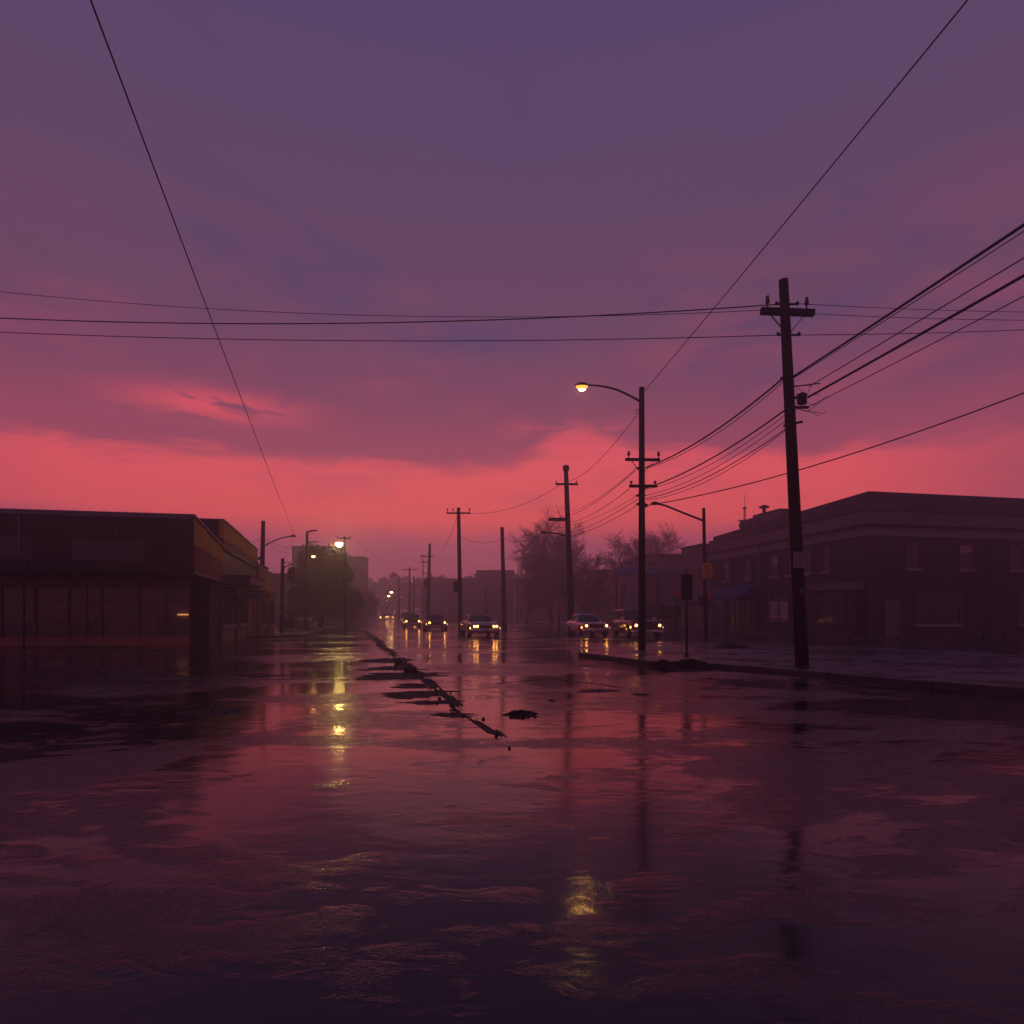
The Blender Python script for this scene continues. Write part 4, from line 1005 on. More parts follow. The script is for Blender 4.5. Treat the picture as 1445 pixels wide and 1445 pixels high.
def car(label, paint, loc, rz, style='sedan', head='head_on', quad=False, tail='redlens', markers=True, lit_left=True):
    t_ = thing('parked_car' if style == 'x' else 'car', label, 'car', loc, rz, 'cars with their lights on')
    if style == 'suv':
        Ln, Wd, zb, belt, roofz = 4.7, 1.92, 0.36, 1.08, 1.70
        top = [(-0.62, belt), (0.02, roofz), (2.05, roofz), (2.28, belt)]; rw = 0.80; tr = 0.38
        prof = [(-2.35, 0.52, 1.00, 0.86), (-2.28, 0.42, 1.04, 0.93), (-1.5, 0.36, 1.07, 0.955), (-0.6, 0.34, 1.08, 0.96), (1.2, 0.34, 1.08, 0.96), (2.2, 0.40, 1.06, 0.94), (2.35, 0.5, 1.02, 0.90)]
    elif style == 'coupe':
        Ln, Wd, zb, belt, roofz = 4.9, 1.9, 0.28, 0.97, 1.40
        top = [(-0.75, belt), (-0.05, roofz), (0.95, roofz - 0.01), (1.75, belt)]; rw = 0.66; tr = 0.33
        prof = [(-2.45, 0.40, 0.80, 0.80), (-2.36, 0.26, 0.88, 0.91), (-1.6, 0.24, 0.93, 0.94), (-0.7, 0.24, 0.97, 0.95), (1.2, 0.24, 0.98, 0.95), (2.25, 0.30, 0.96, 0.92), (2.45, 0.42, 0.88, 0.86)]
    else:
        Ln, Wd, zb, belt, roofz = 4.7, 1.8, 0.30, 0.95, 1.42
        top = [(-0.80, belt), (-0.20, roofz - 0.01), (0.95, roofz), (1.55, belt)]; rw = 0.66; tr = 0.32
        prof = [(-2.35, 0.42, 0.86, 0.80), (-2.28, 0.30, 0.89, 0.87), (-1.5, 0.27, 0.92, 0.895), (-0.7, 0.26, 0.95, 0.90), (1.2, 0.26, 0.96, 0.90), (2.15, 0.32, 0.94, 0.88), (2.35, 0.44, 0.88, 0.83)]
    def sec(z0, z1, hw):
        zm = z0 + (z1 - z0) * 0.62
        right = [(hw * 0.86, z0), (hw * 0.97, z0 + 0.09), (hw, zm), (hw * 0.975, z1 - 0.07), (hw * 0.90, z1)]
        return right + [(-x, z) for x, z in reversed(right)]
    q = MB(); ring_loft(q, [(y, sec(a, b_, c)) for y, a, b_, c in prof]); body = q.build('body', paint, t_, bevel=0.015)
    bw = max(p[3] for p in prof) * 0.90
    # cabin: pillars and roof as a shell, glass set just proud
    def sx(z): return bw + (rw - bw) * (z - belt) / (roofz - belt)
    q = MB()
    ya, yb, yc, yd = [p[0] for p in top]
    q.hexa([(-bw, ya, belt - 0.04), (bw, ya, belt - 0.04), (bw, yd, belt - 0.04), (-bw, yd, belt - 0.04), (-rw, yb, roofz), (rw, yb, roofz), (rw, yc, roofz), (-rw, yc, roofz)])
    q.build('roof', paint, t_, bevel=0.05)
    def cab(side, f_, h):          # point on the cabin side face; f_ 0..1 front to back, h 0..1 up
        z = belt + (roofz - belt) * h; y0 = ya + (yb - ya) * h; y1 = yd + (yc - yd) * h
        return Vector((side * (sx(z) + 0.012), y0 + (y1 - y0) * f_, z))
    def fr(yl, yh, fx, h, out):    # point on the front / rear screen plane
        z = belt + (roofz - belt) * h; y = yl + (yh - yl) * h
        return Vector((fx * sx(z), y + out, z))
    q = MB(); a_, b_ = 0.08, 0.88
    q.quad(fr(ya, yb, -0.90, a_, -0.016), fr(ya, yb, 0.90, a_, -0.016), fr(ya, yb, 0.88, b_, -0.016), fr(ya, yb, -0.88, b_, -0.016)); ws = q.build('windshield', 'carglass', t_)
    q = MB()
    for xx in (-0.35, 0.3): q.beam(fr(ya, yb, xx, 0.10, -0.03), fr(ya, yb, xx + 0.36, 0.22, -0.03), 0.015, 0.012)
    q.build('wiper', 'rubber', ws)
    q = MB(); q.quad(fr(yd, yc, 0.88, a_, 0.016), fr(yd, yc, -0.88, a_, 0.016), fr(yd, yc, -0.86, b_, 0.016), fr(yd, yc, 0.86, b_, 0.016)); q.build('rear_window', 'carglass', t_)
    for s_ in (-1, 1):
        for f0, f1 in ((0.07, 0.47), (0.52, 0.90)) if style != 'suv' else ((0.07, 0.36), (0.40, 0.66), (0.70, 0.93)):
            q = MB(); q.quad(cab(s_, f0, 0.12), cab(s_, f1, 0.12), cab(s_, f1 - 0.01, 0.86), cab(s_, f0 + 0.01, 0.86)); q.build('side_window', 'carglass', t_)
        q = MB(); c = cab(s_, 0.04, 0.10); q.hexa([c + Vector((s_ * d_[0], d_[1], d_[2])) for d_ in ((0.02, -0.03, -0.03), (0.19, -0.03, -0.02), (0.19, 0.05, -0.02), (0.02, 0.05, -0.03), (0.02, -0.03, 0.10), (0.19, -0.03, 0.11), (0.19, 0.05, 0.11), (0.02, 0.05, 0.10))]); q.build('mirror', 'chrome', t_, bevel=0.01)
        for yy in (-0.1, 0.75):
            q = MB(); q.box(min(s_ * (bw + 0.09), s_ * (bw + 0.115)), max(s_ * (bw + 0.09), s_ * (bw + 0.115)), yy, yy + 0.16, belt - 0.12, belt - 0.09); q.build('door_handle', 'chrome', t_)
    # wheels in dark arches
    hwm = max(p[3] for p in prof)
    for yy in (-Ln * 0.305, Ln * 0.295):
        for s_ in (-1, 1):
            M = Matrix.Translation((s_ * (hwm - 0.10), yy, tr)) @ Matrix.Rotation(R(90) * s_, 4, 'Y')
            q = MB(); q.lathe([(tr * 0.6, -0.10), (tr * 0.95, -0.10), (tr, -0.06), (tr, 0.07), (tr * 0.95, 0.112), (tr * 0.62, 0.118)], n=20, M=M); wh = q.build('wheel', 'rubber', t_)
            q = MB(); q.lathe([(tr * 0.60, 0.1185), (tr * 0.56, 0.126), (tr * 0.3, 0.121), (tr * 0.12, 0.14), (0.02, 0.145)], n=16, M=M); q.build('rim', 'chrome', wh)
            q = MB(); n_ = 12
            vs = []
            for k in range(n_ + 1):
                a = math.pi * k / n_
                for r_ in (tr * 1.02, tr * 1.20): vs.append((s_ * (hwm + 0.008), yy + r_ * math.cos(a), tr + r_ * math.sin(a) * 0.98))
            vs2 = [(x - s_ * 0.05, y, z) for x, y, z in vs]
            q.add(vs + vs2, [(2 * k, 2 * k + 1, 2 * k + 3, 2 * k + 2) for k in range(n_)] + [(len(vs) + 2 * k, len(vs) + 2 * k + 1, len(vs) + 2 * k + 3, len(vs) + 2 * k + 2) for k in range(n_)] + [(2 * k + 1, len(vs) + 2 * k + 1, len(vs) + 2 * k + 3, 2 * k + 3) for k in range(n_)])
            q.build('wheel_arch', 'rubber', t_)
    # nose
    yn = prof[0][0]; w0 = prof[0][3]; zt = prof[0][2]
    q = MB(); q.hexa([(-w0 * 1.08, yn - 0.12, 0.36), (w0 * 1.08, yn - 0.12, 0.36), (w0 * 1.1, yn + 0.15, 0.36), (-w0 * 1.1, yn + 0.15, 0.36), (-w0 * 1.06, yn - 0.12, 0.52), (w0 * 1.06, yn - 0.12, 0.52), (w0 * 1.1, yn + 0.15, 0.52), (-w0 * 1.1, yn + 0.15, 0.52)]); bp = q.build('bumper', 'chrome', t_, bevel=0.04)
    q = MB(); q.box(-0.16, 0.16, yn - 0.135, yn - 0.122, 0.38, 0.49); q.build('license_plate', 'signwhite', bp)
    gz0, gz1 = 0.56, zt - 0.06
    q = MB(); q.box(-w0 * 0.55, w0 * 0.55, yn - 0.02, yn + 0.04, gz0, gz1)
    for k in range(5):
        z_ = gz0 + 0.02 + (gz1 - gz0 - 0.04) * k / 4; q.box(-w0 * 0.54, w0 * 0.54, yn - 0.035, yn - 0.022, z_ - 0.012, z_ + 0.012)
    q.build('grille', 'grille', t_)
    zc = (gz0 + gz1) / 2 + 0.02
    xs = [0.80] if not quad else [0.86, 0.63]
    rad = 0.105 if not quad else 0.095
    for s_ in (-1, 1):
        for k, xf in enumerate(xs):
            M = Matrix.Translation((s_ * w0 * xf, yn - 0.012, zc)) @ Matrix.Rotation(R(90), 4, 'X')
            if quad and not lit_left and s_ < 0 and k == 0: lm = 'lensoff'
            else: lm = head
            lit = lm in ('head_on', 'head_far')
            q = MB(); q.lathe([(rad * 1.0, 0.0), (rad * 0.85, 0.022), (rad * 0.4, 0.034), (0.01, 0.036)], n=14, M=M); hl = q.build('headlight', 'glow_amber' if lit else lm, t_)
            if lit:
                q = MB(); q.lathe([(rad * 0.52, 0.034), (rad * 0.42, 0.048), (rad * 0.2, 0.056), (0.005, 0.058)], n=12, M=M); q.build('bulb', lm, hl)
            q = MB(); q.lathe([(rad * 1.01, -0.03), (rad * 1.2, -0.03), (rad * 1.2, 0.02), (rad * 1.01, 0.02)], n=14, M=M); q.build('bezel', 'chrome', hl)
        q = MB(); x0 = s_ * (prof[1][3] - 0.004); q.box(min(x0, x0 + s_ * 0.03), max(x0, x0 + s_ * 0.03), yn + 0.16, yn + 0.34, zc - 0.16, zc - 0.06); q.build('marker_light', 'marker_on' if markers else 'amberlens', t_)
    ye = prof[-1][0]
    q = MB(); q.box(-prof[-1][3] * 1.05, prof[-1][3] * 1.05, ye - 0.08, ye + 0.1, 0.38, 0.54); q.build('bumper', 'chrome', t_, bevel=0.03)
    for s_ in (-1, 1):
        q = MB(); q.box(min(s_ * 0.42, s_ * prof[-1][3] * 0.95), max(s_ * 0.42, s_ * prof[-1][3] * 0.95), ye - 0.01, ye + 0.02, 0.62, 0.8); q.build('taillight', tail, t_)
    return t_

def car_at(px, py, *a, yaw=None, **k):
    Y = F * CAMH / (py - HY); return car(*a[:2], (gx(px, Y) - 0.0, Y, 0), SA if yaw is None else yaw, *a[2:], **k)
# Y is where the car's nose stands; the origin is its middle, so move back half a length
def place_car(px, Ynose, label, paint, yaw=SA, half=2.4, **k):
    x = gx(px, Ynose); return car(label, paint, (x - math.sin(yaw) * half, Ynose + math.cos(yaw) * half, 0), yaw, **k)
place_car(685, 39.0, 'pale two-door coupe with twin headlamps, nearest of the oncoming cars in the street', 'beige', style='coupe', quad=True)
place_car(617, 53.5, 'hazy dark sedan with four lamps, second oncoming car in the street', 'charcoal', style='sedan', quad=False)
place_car(582.5, 65.0, 'hazy dark car with low yellow headlamps, third oncoming car just left of the second', 'maroon', style='sedan')
place_car(577.5, 84.0, 'partly hidden car in the haze right behind the third oncoming car', 'charcoal', style='suv')
place_car(842, 39.4, 'silver older sedan stopped beside the boxy wagon on the right', 'silver', yaw=SA * 0.72, style='sedan')
place_car(914.5, 36.3, 'dark boxy wagon stopped behind the lit street lamp pole', 'charcoal', yaw=SA * 0.45, style='suv')
place_car(541, 150, 'far car, two tiny headlamps under the string of far street lamps, left of two', 'charcoal', style='sedan', head='head_far', markers=False)
place_car(551, 175, 'far car, two tiny headlamps under the string of far street lamps, right of two', 'silver', style='sedan', head='head_far', markers=False)
place_car(517, 170, 'far car driving away with red tail lamps at the left end of the traffic', 'maroon', yaw=SA + math.pi, style='sedan', head='lensoff', tail='tail_on', markers=False, half=-2.4)

# ------------------------------------------------------------------ trees
def bare_tree(px, Y, height, spread, label, seed, levels=(8, 6, 6, 5), trunk_r=0.26, start=0.22):
    rr_ = random.Random(seed)
    t_ = thing('bare_tree', label, 'tree', (gx(px, Y), Y, 0), 0, 'bare winter trees on the right')
    tr_, cr_ = MB(), MB()
    def grow(p, d, ln, r_, lev, mb):
        n_ = 5 if lev == 0 else (4 if lev < 3 else 3)
        pts = [p.copy()]; dd = d.copy()
        for i in range(n_):
            dd = (dd + Vector((rr_.gauss(0, 0.13), rr_.gauss(0, 0.13), rr_.gauss(0.05, 0.08)))).normalized()
            pts.append(pts[-1] + dd * ln / n_)
        k = len(pts)
        mb.tube(pts, [max(0.017, r_ * (1 - 0.72 * i / (k - 1))) for i in range(k)], 8 if lev == 0 else (5 if lev < 2 else 3), caps=False)
        if lev >= len(levels): return
        m_ = levels[lev]
        for j in range(m_):
            f_ = (start if lev == 0 else 0.25) + (1 - (start if lev == 0 else 0.25)) * (j + rr_.random()) / m_
            f_ = min(f_, 0.999); i = int(f_ * (k - 1)); q_ = pts[i].lerp(pts[i + 1], f_ * (k - 1) - i)
            a = rr_.uniform(0, 6.283) ; tilt = rr_.uniform(0.5, 1.0)
            base_d = (pts[i + 1] - pts[i]).normalized(); o1 = base_d.orthogonal().normalized(); o2 = base_d.cross(o1)
            nd = (base_d * math.cos(tilt) + (o1 * math.cos(a) + o2 * math.sin(a)) * math.sin(tilt))
            nd.x *= spread; nd = (nd + Vector((0, 0, 0.12))).normalized()
            grow(q_, nd, ln * rr_.uniform(0.42, 0.62) * (1.0 if lev else 0.9), max(0.013, r_ * 0.5 * (1 - 0.5 * f_)), lev + 1, tr_ if lev < 1 else cr_)
    grow(Vector((0, 0, 0)), Vector((0, 0, 1)), height * 0.62, trunk_r, 0, tr_)
    zs = [v.z for v in cr_.v]; s_ = height / max(zs)
    for mb in (tr_, cr_): mb.v = [Vector((v.x * s_, v.y * s_, v.z * s_)) for v in mb.v]
    tr_.build('trunk', 'bark', t_); cr_.build('crown', 'twig', t_)
bare_tree(778, 96, zz_(715, 96), 1.25, 'largest bare tree with a broad twiggy crown behind the leaning lamp pole', 11, (14, 8, 7, 6), 0.42, 0.14)
bare_tree(742, 105, zz_(766, 105), 1.2, 'small bare tree left of the largest one, in thicker haze', 23, (12, 8, 7, 6), 0.3, 0.12)
bare_tree(830, 102, zz_(732, 102), 1.45, 'bare tree immediately right of the leaning pole, behind the pale sedan', 5, (13, 8, 7, 6), 0.36, 0.16)
bare_tree(874, 104, zz_(732, 104), 1.5, 'tall spreading bare tree just left of the lit street lamp pole', 31, (13, 8, 7, 6), 0.36, 0.16)
bare_tree(932, 106, zz_(733, 106), 1.4, 'bare tree rising over the hazy store right of the lit street lamp pole', 47, (13, 8, 7, 6), 0.36, 0.16)
bare_tree(802, 108, zz_(740, 108), 1.2, 'faint bare tree filling the gap right behind the leaning lamp pole', 61, (12, 8, 7, 6), 0.34, 0.14)
bare_tree(902, 112, zz_(748, 112), 1.2, 'faint bare tree directly behind the lit street lamp pole', 67, (12, 8, 7, 6), 0.34, 0.14)
bare_tree(846, 92, zz_(784, 92), 1.3, 'low spreading bare tree over the red-brown building behind the parked cars', 53, (12, 8, 7, 6), 0.3, 0.1)

def leafy_tree(px, Y, height, half_w, label, seed, n=5200, leaf=0.26, base=0.6, m_='leaf', group='dark trees on the left', lobes=16):
    rr_ = random.Random(seed)
    t_ = thing('leafy_tree', label, 'tree', (gx(px, Y), Y, 0), 0, group)
    q = MB(); q.tube([(0, 0, 0), (0.05, 0, height * 0.3), (0, 0.05, height * 0.72)], [0.3, 0.2, 0.06], 8)
    L_ = []
    for k in range(lobes):
        z = height * rr_.uniform(0.14, 0.92); f_ = 1.0 - 0.55 * max(0, (z / height - 0.35) / 0.65) ** 1.6
        a = rr_.uniform(0, 6.283); r_ = half_w * f_ * rr_.uniform(0.2, 0.85)
        c = Vector((math.cos(a) * r_, math.sin(a) * r_ * 0.8, z)); L_.append((c, half_w * rr_.uniform(0.28, 0.5)))
        q.tube([(0, 0, z * 0.45), c * 0.6 + Vector((0, 0, z * 0.3)), c], [0.09, 0.06, 0.02], 5)
    q.build('trunk', 'bark', t_)
    c_ = MB()
    for i in range(n):
        c, r_ = rr_.choice(L_)
        v = Vector((rr_.gauss(0, 1), rr_.gauss(0, 1), rr_.gauss(0, 0.8))).normalized() * r_ * (rr_.random() ** 0.45) * rr_.choice((1, 1, 1, 1.25))
        p = c + v
        if p.z < base: p.z = base + rr_.random() * 0.5
        u_ = Vector((rr_.gauss(0, 1), rr_.gauss(0, 1), rr_.gauss(0, 1))).normalized(); w_ = u_.orthogonal().normalized() * leaf * rr_.uniform(0.4, 1.0); u_ = u_ * leaf * rr_.uniform(0.6, 1.3)
        c_.add([p - u_, p + w_ * 0.6, p + u_, p - w_ * 0.6], [(0, 1, 2, 3)])
    c_.build('crown', m_, t_)
leafy_tree(453, 66, zz_(772, 66), 3.4, 'dense dark tree nearest the bright lamp, filling the gap before the tall block', 3, 12000, 0.2, 0.3, lobes=34)
leafy_tree(492, 84, zz_(800, 84), 2.6, 'smaller dark tree behind the bright lamp pole, in front of the low wing', 8, 4500, 0.24, 0.3)
leafy_tree(422, 62, zz_(800, 62), 1.5, 'narrow dark tree left of the dense dark tree, behind the traffic signal', 14, 3200, 0.22, 0.3)
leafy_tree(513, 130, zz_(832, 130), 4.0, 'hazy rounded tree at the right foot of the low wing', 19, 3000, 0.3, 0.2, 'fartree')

# far wood closing the street, one mass
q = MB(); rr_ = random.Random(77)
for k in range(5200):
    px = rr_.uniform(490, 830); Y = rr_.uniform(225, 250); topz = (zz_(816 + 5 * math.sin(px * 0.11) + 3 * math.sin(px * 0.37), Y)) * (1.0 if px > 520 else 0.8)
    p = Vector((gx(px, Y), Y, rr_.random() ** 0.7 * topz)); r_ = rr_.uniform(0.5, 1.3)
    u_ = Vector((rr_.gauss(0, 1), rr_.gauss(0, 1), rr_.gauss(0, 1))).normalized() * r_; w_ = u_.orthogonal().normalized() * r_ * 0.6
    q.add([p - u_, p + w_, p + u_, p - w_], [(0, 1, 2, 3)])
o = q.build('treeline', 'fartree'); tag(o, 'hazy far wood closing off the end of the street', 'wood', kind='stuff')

# ------------------------------------------------------------------ litter on the road
from mathutils import noise as mn
def mound(name, label, px, py, w_, d_, h_, seed, m_='dirt', cat='debris', group=None, rz=0.0, z=0.0, lumps=0, power=1.0):
    """ragged low heap of wet dirt, about w_ x d_ metres: a height field cut off at the road"""
    rr_ = random.Random(seed); Y = F * CAMH / (py - HY); x = gx(px, Y)
    LOW = 0.30 if h_ < 0.12 or w_ > 2.35 and h_ < 0.2 else 0.75
    q = MB(); nx_, ny_ = 64, 40; off = Vector((seed * 7.3, seed * 3.1, 0)); H_ = {}
    for j in range(ny_ + 1):
        for i in range(nx_ + 1):
            u_, v_ = (i / nx_ * 2 - 1) * 1.25, (j / ny_ * 2 - 1) * 1.25
            p = Vector((u_ * w_ * 0.9, v_ * d_ * 1.8, 0)) * (1.6 / max(0.5, d_ + 0.3)) + off
            f_ = mn.fractal(p, 1.0, 2.0, 5) * 0.55 + mn.noise(Vector((u_ * 1.3, v_ * 3.0, seed * 2.0))) * 0.35
            r_ = math.sqrt(u_ * u_ + v_ * v_)
            H_[i, j] = h_ * power * (0.60 - r_ * 0.95 + f_ * 0.62)
    idx = {}; vs = []; fs = []
    def vid(i, j):
        if (i, j) not in idx:
            idx[i, j] = len(vs); hh = H_[i, j]; hh = min(hh, h_ * 0.55 + 0.45 * hh) if hh > h_ * 0.55 else hh
            vs.append(((i / nx_ * 2 - 1) * 1.25 * w_ / 2, (j / ny_ * 2 - 1) * 1.25 * d_ / 2, max(hh * LOW, -0.006)))
        return idx[i, j]
    for j in range(ny_):
        for i in range(nx_):
            c = ((i, j), (i + 1, j), (i + 1, j + 1), (i, j + 1))
            if max(H_[k] for k in c) > 0: fs.append(tuple(vid(*k) for k in c))
    q.add(vs, fs, True)
    for k in range(lumps // (3 if LOW < 0.5 else 1)):
        a = rr_.uniform(0, 6.28); f_ = rr_.uniform(0.0, 0.6); c = Vector((math.cos(a) * w_ / 2 * f_, math.sin(a) * d_ / 2 * f_, h_ * 0.4 * max(0, 1 - f_) + 0.004)); r_ = rr_.uniform(0.012, 0.035) * (0.6 + h_ * 3)
        pts = []
        for zz in (-1, 1):
            for j in range(5):
                aa = 6.2832 * j / 5 + zz; pts.append(c + Vector((math.cos(aa) * r_ * rr_.uniform(0.7, 1.3), math.sin(aa) * r_ * rr_.uniform(0.7, 1.3), zz * r_ * rr_.uniform(0.4, 0.8))))
        q.add(pts, [(4, 3, 2, 1, 0), (5, 6, 7, 8, 9)] + [(j, (j + 1) % 5, 5 + (j + 1) % 5, 5 + j) for j in range(5)])
    o = q.build(name, m_, None, loc=(x, Y, z)); o.rotation_euler = (0, 0, rz)
    return tag(o, label, cat, group)
MG = 'mud heaps along the road seam'
mound('mud_heap', 'flat mud smear at the far end of the seam, just before the lone rock', 545, 932, 2.4, 3.4, 0.14, 1, group=MG, lumps=22)
mound('mud_heap', 'long thin mud smear reaching left from the round boulder', 549, 944, 2.6, 2.2, 0.10, 2, group=MG, lumps=14)
mound('mud_heap', 'widest mud smear directly below the round boulder', 567, 953, 3.0, 2.6, 0.13, 3, group=MG, lumps=20)
mound('mud_heap', 'mud smear on the left of the seam midway between boulder and frame bottom', 588, 968, 1.3, 1.5, 0.07, 4, group=MG, lumps=10)
mound('mud_heap', 'broad flat mud smear left of the seam, second above its near end', 592, 979, 1.9, 1.7, 0.08, 5, group=MG, lumps=14)
mound('mud_heap', 'thin pale-edged mud smear left of the seam above the near lump', 610, 991, 1.5, 0.8, 0.05, 6, group=MG, lumps=8)
mound('mud_heap', 'mud smear at the near end of the seam where it breaks up', 640, 1009, 0.95, 0.6, 0.05, 7, group=MG, lumps=16)
mound('mud_heap', 'isolated dark crusty heap right of the near end of the seam', 737, 1009, 0.72, 0.62, 0.12, 8, group='dark heaps on the right of the road', lumps=30)
mound('mud_heap', 'low dark smear curving across the road right of the middle', 842, 975, 1.3, 0.7, 0.05, 9, group='dark heaps on the right of the road', lumps=10, rz=0.3)
mound('mud_heap', 'small dark smear in the road left of the pole reflections', 906, 980, 0.6, 0.4, 0.04, 10, group='dark heaps on the right of the road', lumps=6)
mound('mud_heap', 'thin smear in the right half of the road below the big kerb mound', 1068, 966.5, 1.3, 0.8, 0.04, 12, group='dark heaps on the right of the road', lumps=6)
mound('mud_heap', 'tiny crumbly patch of grit left of the curved smear', 779, 989, 0.28, 0.2, 0.03, 13, group='dark heaps on the right of the road', lumps=12)
mound('kerb_mound', 'long black heap of wet leaves piled on the kerb below the grey sign', 972, 943.5, 2.3, 1.2, 0.52, 15, lumps=50, group='leaf heaps on the kerb', power=0.7)
mound('kerb_mound', 'rounded black leaf heap at the left end of the kerb pile', 936, 943.5, 1.2, 1.1, 0.50, 16, lumps=30, group='leaf heaps on the kerb')
mound('mud_heap', 'large dark streak of silt at the mouth of the left driveway', 432, 899, 4.2, 7.0, 0.22, 17, lumps=20, group='silt on the left of the road', rz=0.2)
mound('mud_heap', 'smaller silt streak nearest the left lamp pole', 392, 904, 3.6, 5.0, 0.10, 18, lumps=10, group='silt on the left of the road')
mound('mud_heap', 'thin silt streak lowest on the left of the road', 372, 954, 1.5, 1.0, 0.04, 19, lumps=8, group='silt on the left of the road')
mound('mud_heap', 'round dark blot of wet silt near the lower left corner', 298, 1004, 1.5, 1.1, 0.035, 20, lumps=6, group='silt on the left of the road')

def boulder(name, label, px, py, r_, seed):
    rr_ = random.Random(seed); Y = F * CAMH / (py - HY)
    q = MB(); bm = bmesh.new(); bmesh.ops.create_icosphere(bm, subdivisions=3, radius=r_)
    ph = [rr_.uniform(0, 6) for _ in range(6)]
    for v in bm.verts:
        n_ = v.co.normalized(); k = 1 + 0.14 * math.sin(n_.x * 4 + ph[0]) * math.cos(n_.y * 5 + ph[1]) + 0.10 * math.sin(n_.z * 7 + ph[2] + n_.x * 5) + rr_.uniform(-0.025, 0.025)
        v.co *= k; v.co.z *= 0.85
    q.add([v.co.copy() for v in bm.verts], [tuple(v.index for v in f.verts) for f in bm.faces], True); bm.free()
    o = q.build(name, 'stone', None, loc=(gx(px, Y), Y, r_ * 0.55)); return tag(o, label, 'rock', 'rocks on the road seam')
boulder('boulder', 'round dark boulder sitting on the road seam, larger of two', 578, 949, 0.15, 4)
boulder('boulder', 'smaller dark rock further up the road seam', 562, 936, 0.12, 9)

# the seam itself: a broken twin strip of tar and rail running up the street
sm_ = MB(); rs = random.Random(12)
path = [(762, 1090), (705, 1046), (672, 1020), (645, 999), (620, 978), (598, 960), (580, 945), (560, 929), (545, 916), (530, 903), (518, 893), (515, 890)]
pw = [Vector((*gp(a, b_), 0)) for a, b_ in path]
fine = []
for a, b_ in zip(pw[:-1], pw[1:]):
    n_ = max(2, int((b_ - a).length / 0.25))
    fine += [a.lerp(b_, i / n_) for i in range(n_)]
NT_ = 20; WID = 0.24
vs = []; fs = []; hs = {}
for i, p in enumerate(fine):
    s_m = i * 0.25; wig = 0.10 * mn.noise(Vector((s_m * 0.5, 3.3, 0)))
    far_w = 1.0 + 0.9 * min(1, max(0, (p.y - 12) / 20))
    for j in range(NT_ + 1):
        u_ = j / NT_ * 2 - 1
        h = 0.026 * (1 - u_ * u_) + 0.010 * math.exp(-((u_ - 0.1 + 0.3 * mn.noise(Vector((s_m * 0.6, 0, 8.4)))) / 0.2) ** 2) + 0.034 * mn.fractal(Vector((s_m * 1.5, u_ * 1.3, 7.7)), 1.0, 2.0, 5) + 0.018 * mn.noise(Vector((s_m * 0.45, u_ * 0.7, 1.1))) - 0.014 - 0.04 * max(0, 1 - i / 12)
        hs[i, j] = h; vs.append(p + Vector((u_ * WID * far_w * 0.75 + wig, 0, max(h, -0.006))))
for i in range(len(fine) - 1):
    for j in range(NT_):
        c = [(i, j), (i, j + 1), (i + 1, j + 1), (i + 1, j)]
        if max(hs[k] for k in c) > 0: fs.append(tuple(k[0] * (NT_ + 1) + k[1] for k in c))
sm_.add(vs, fs, True)
for k in range(90):
    p = rs.choice(fine[:int(len(fine) * 0.6)]); c = p + Vector((rs.gauss(0, 0.11), rs.uniform(-0.12, 0.12), 0.012)); r_ = rs.uniform(0.006, 0.022) * (1 + p.y / 30)
    pts = [c + Vector((math.cos(6.2832 * j / 5 + zz) * r_ * rs.uniform(0.7, 1.3), math.sin(6.2832 * j / 5 + zz) * r_ * rs.uniform(0.8, 1.2), zz * r_ * rs.uniform(0.4, 0.8))) for zz in (-1, 1) for j in range(5)]
    sm_.add(pts, [(4, 3, 2, 1, 0), (5, 6, 7, 8, 9)] + [(j, (j + 1) % 5, 5 + (j + 1) % 5, 5 + j) for j in range(5)])
sm_.build('road_seam', 'dirt')['kind'] = 'structure'
# dry straight joints crossing the left half of the road
for nm, pts in (('road_joint', [(230, 961), (420, 958.5), (545, 960)]), ('road_joint', [(700, 965), (770, 958), (830, 963), (880, 971)])):
    q = MB(); P = [Vector((*gp(a, b_), 0)) for a, b_ in pts]
    for a, b_ in zip(P[:-1], P[1:]):
        n_ = 24
        for i in range(n_):
            u_, v_ = a.lerp(b_, i / n_), a.lerp(b_, (i + 1) / n_); h1 = rs.uniform(0.004, 0.012); w1 = rs.uniform(0.03, 0.09)
            q.add([u_ + Vector((0, -w1, -0.004)), v_ + Vector((0, -w1, -0.004)), v_ + Vector((0, 0, h1)), u_ + Vector((0, 0, h1)), v_ + Vector((0, w1, -0.004)), u_ + Vector((0, w1, -0.004))], [(0, 1, 2, 3), (3, 2, 4, 5)])
    q.build(nm, 'dirt')['kind'] = 'structure'

# weeds
def tuft(label, px, py, w_, h_, n_, seed, z=0.0):
    rr_ = random.Random(seed); Y = F * CAMH / (py - HY); q = MB()
    for k in range(n_):
        a = rr_.uniform(0, 6.283); r_ = w_ / 2 * rr_.random() ** 0.7; p = Vector((math.cos(a) * r_, math.sin(a) * r_ * 0.6, 0)); hh = h_ * rr_.uniform(0.25, 1.0) * (1 - 0.6 * (r_ / (w_ / 2)) ** 1.4)
        d_ = Vector((math.cos(a) * rr_.uniform(0.1, 0.7), math.sin(a) * 0.4, 1)).normalized(); b_ = Vector((rr_.uniform(-1, 1), rr_.uniform(-1, 1), 0)).normalized() * 0.014
        m1 = p + d_ * hh * 0.6; tip = p + d_ * hh + Vector((math.cos(a) * hh * 0.3, 0, -0.05 * hh))
        q.add([p - b_, p + b_, m1 + b_ * 0.7, tip, m1 - b_ * 0.7], [(0, 1, 2, 4), (4, 2, 3)])
    o = q.build('weed_tuft', 'grassblade', None, loc=(gx(px, Y), Y, z)); return tag(o, label, 'weeds', 'weed tufts on the right')
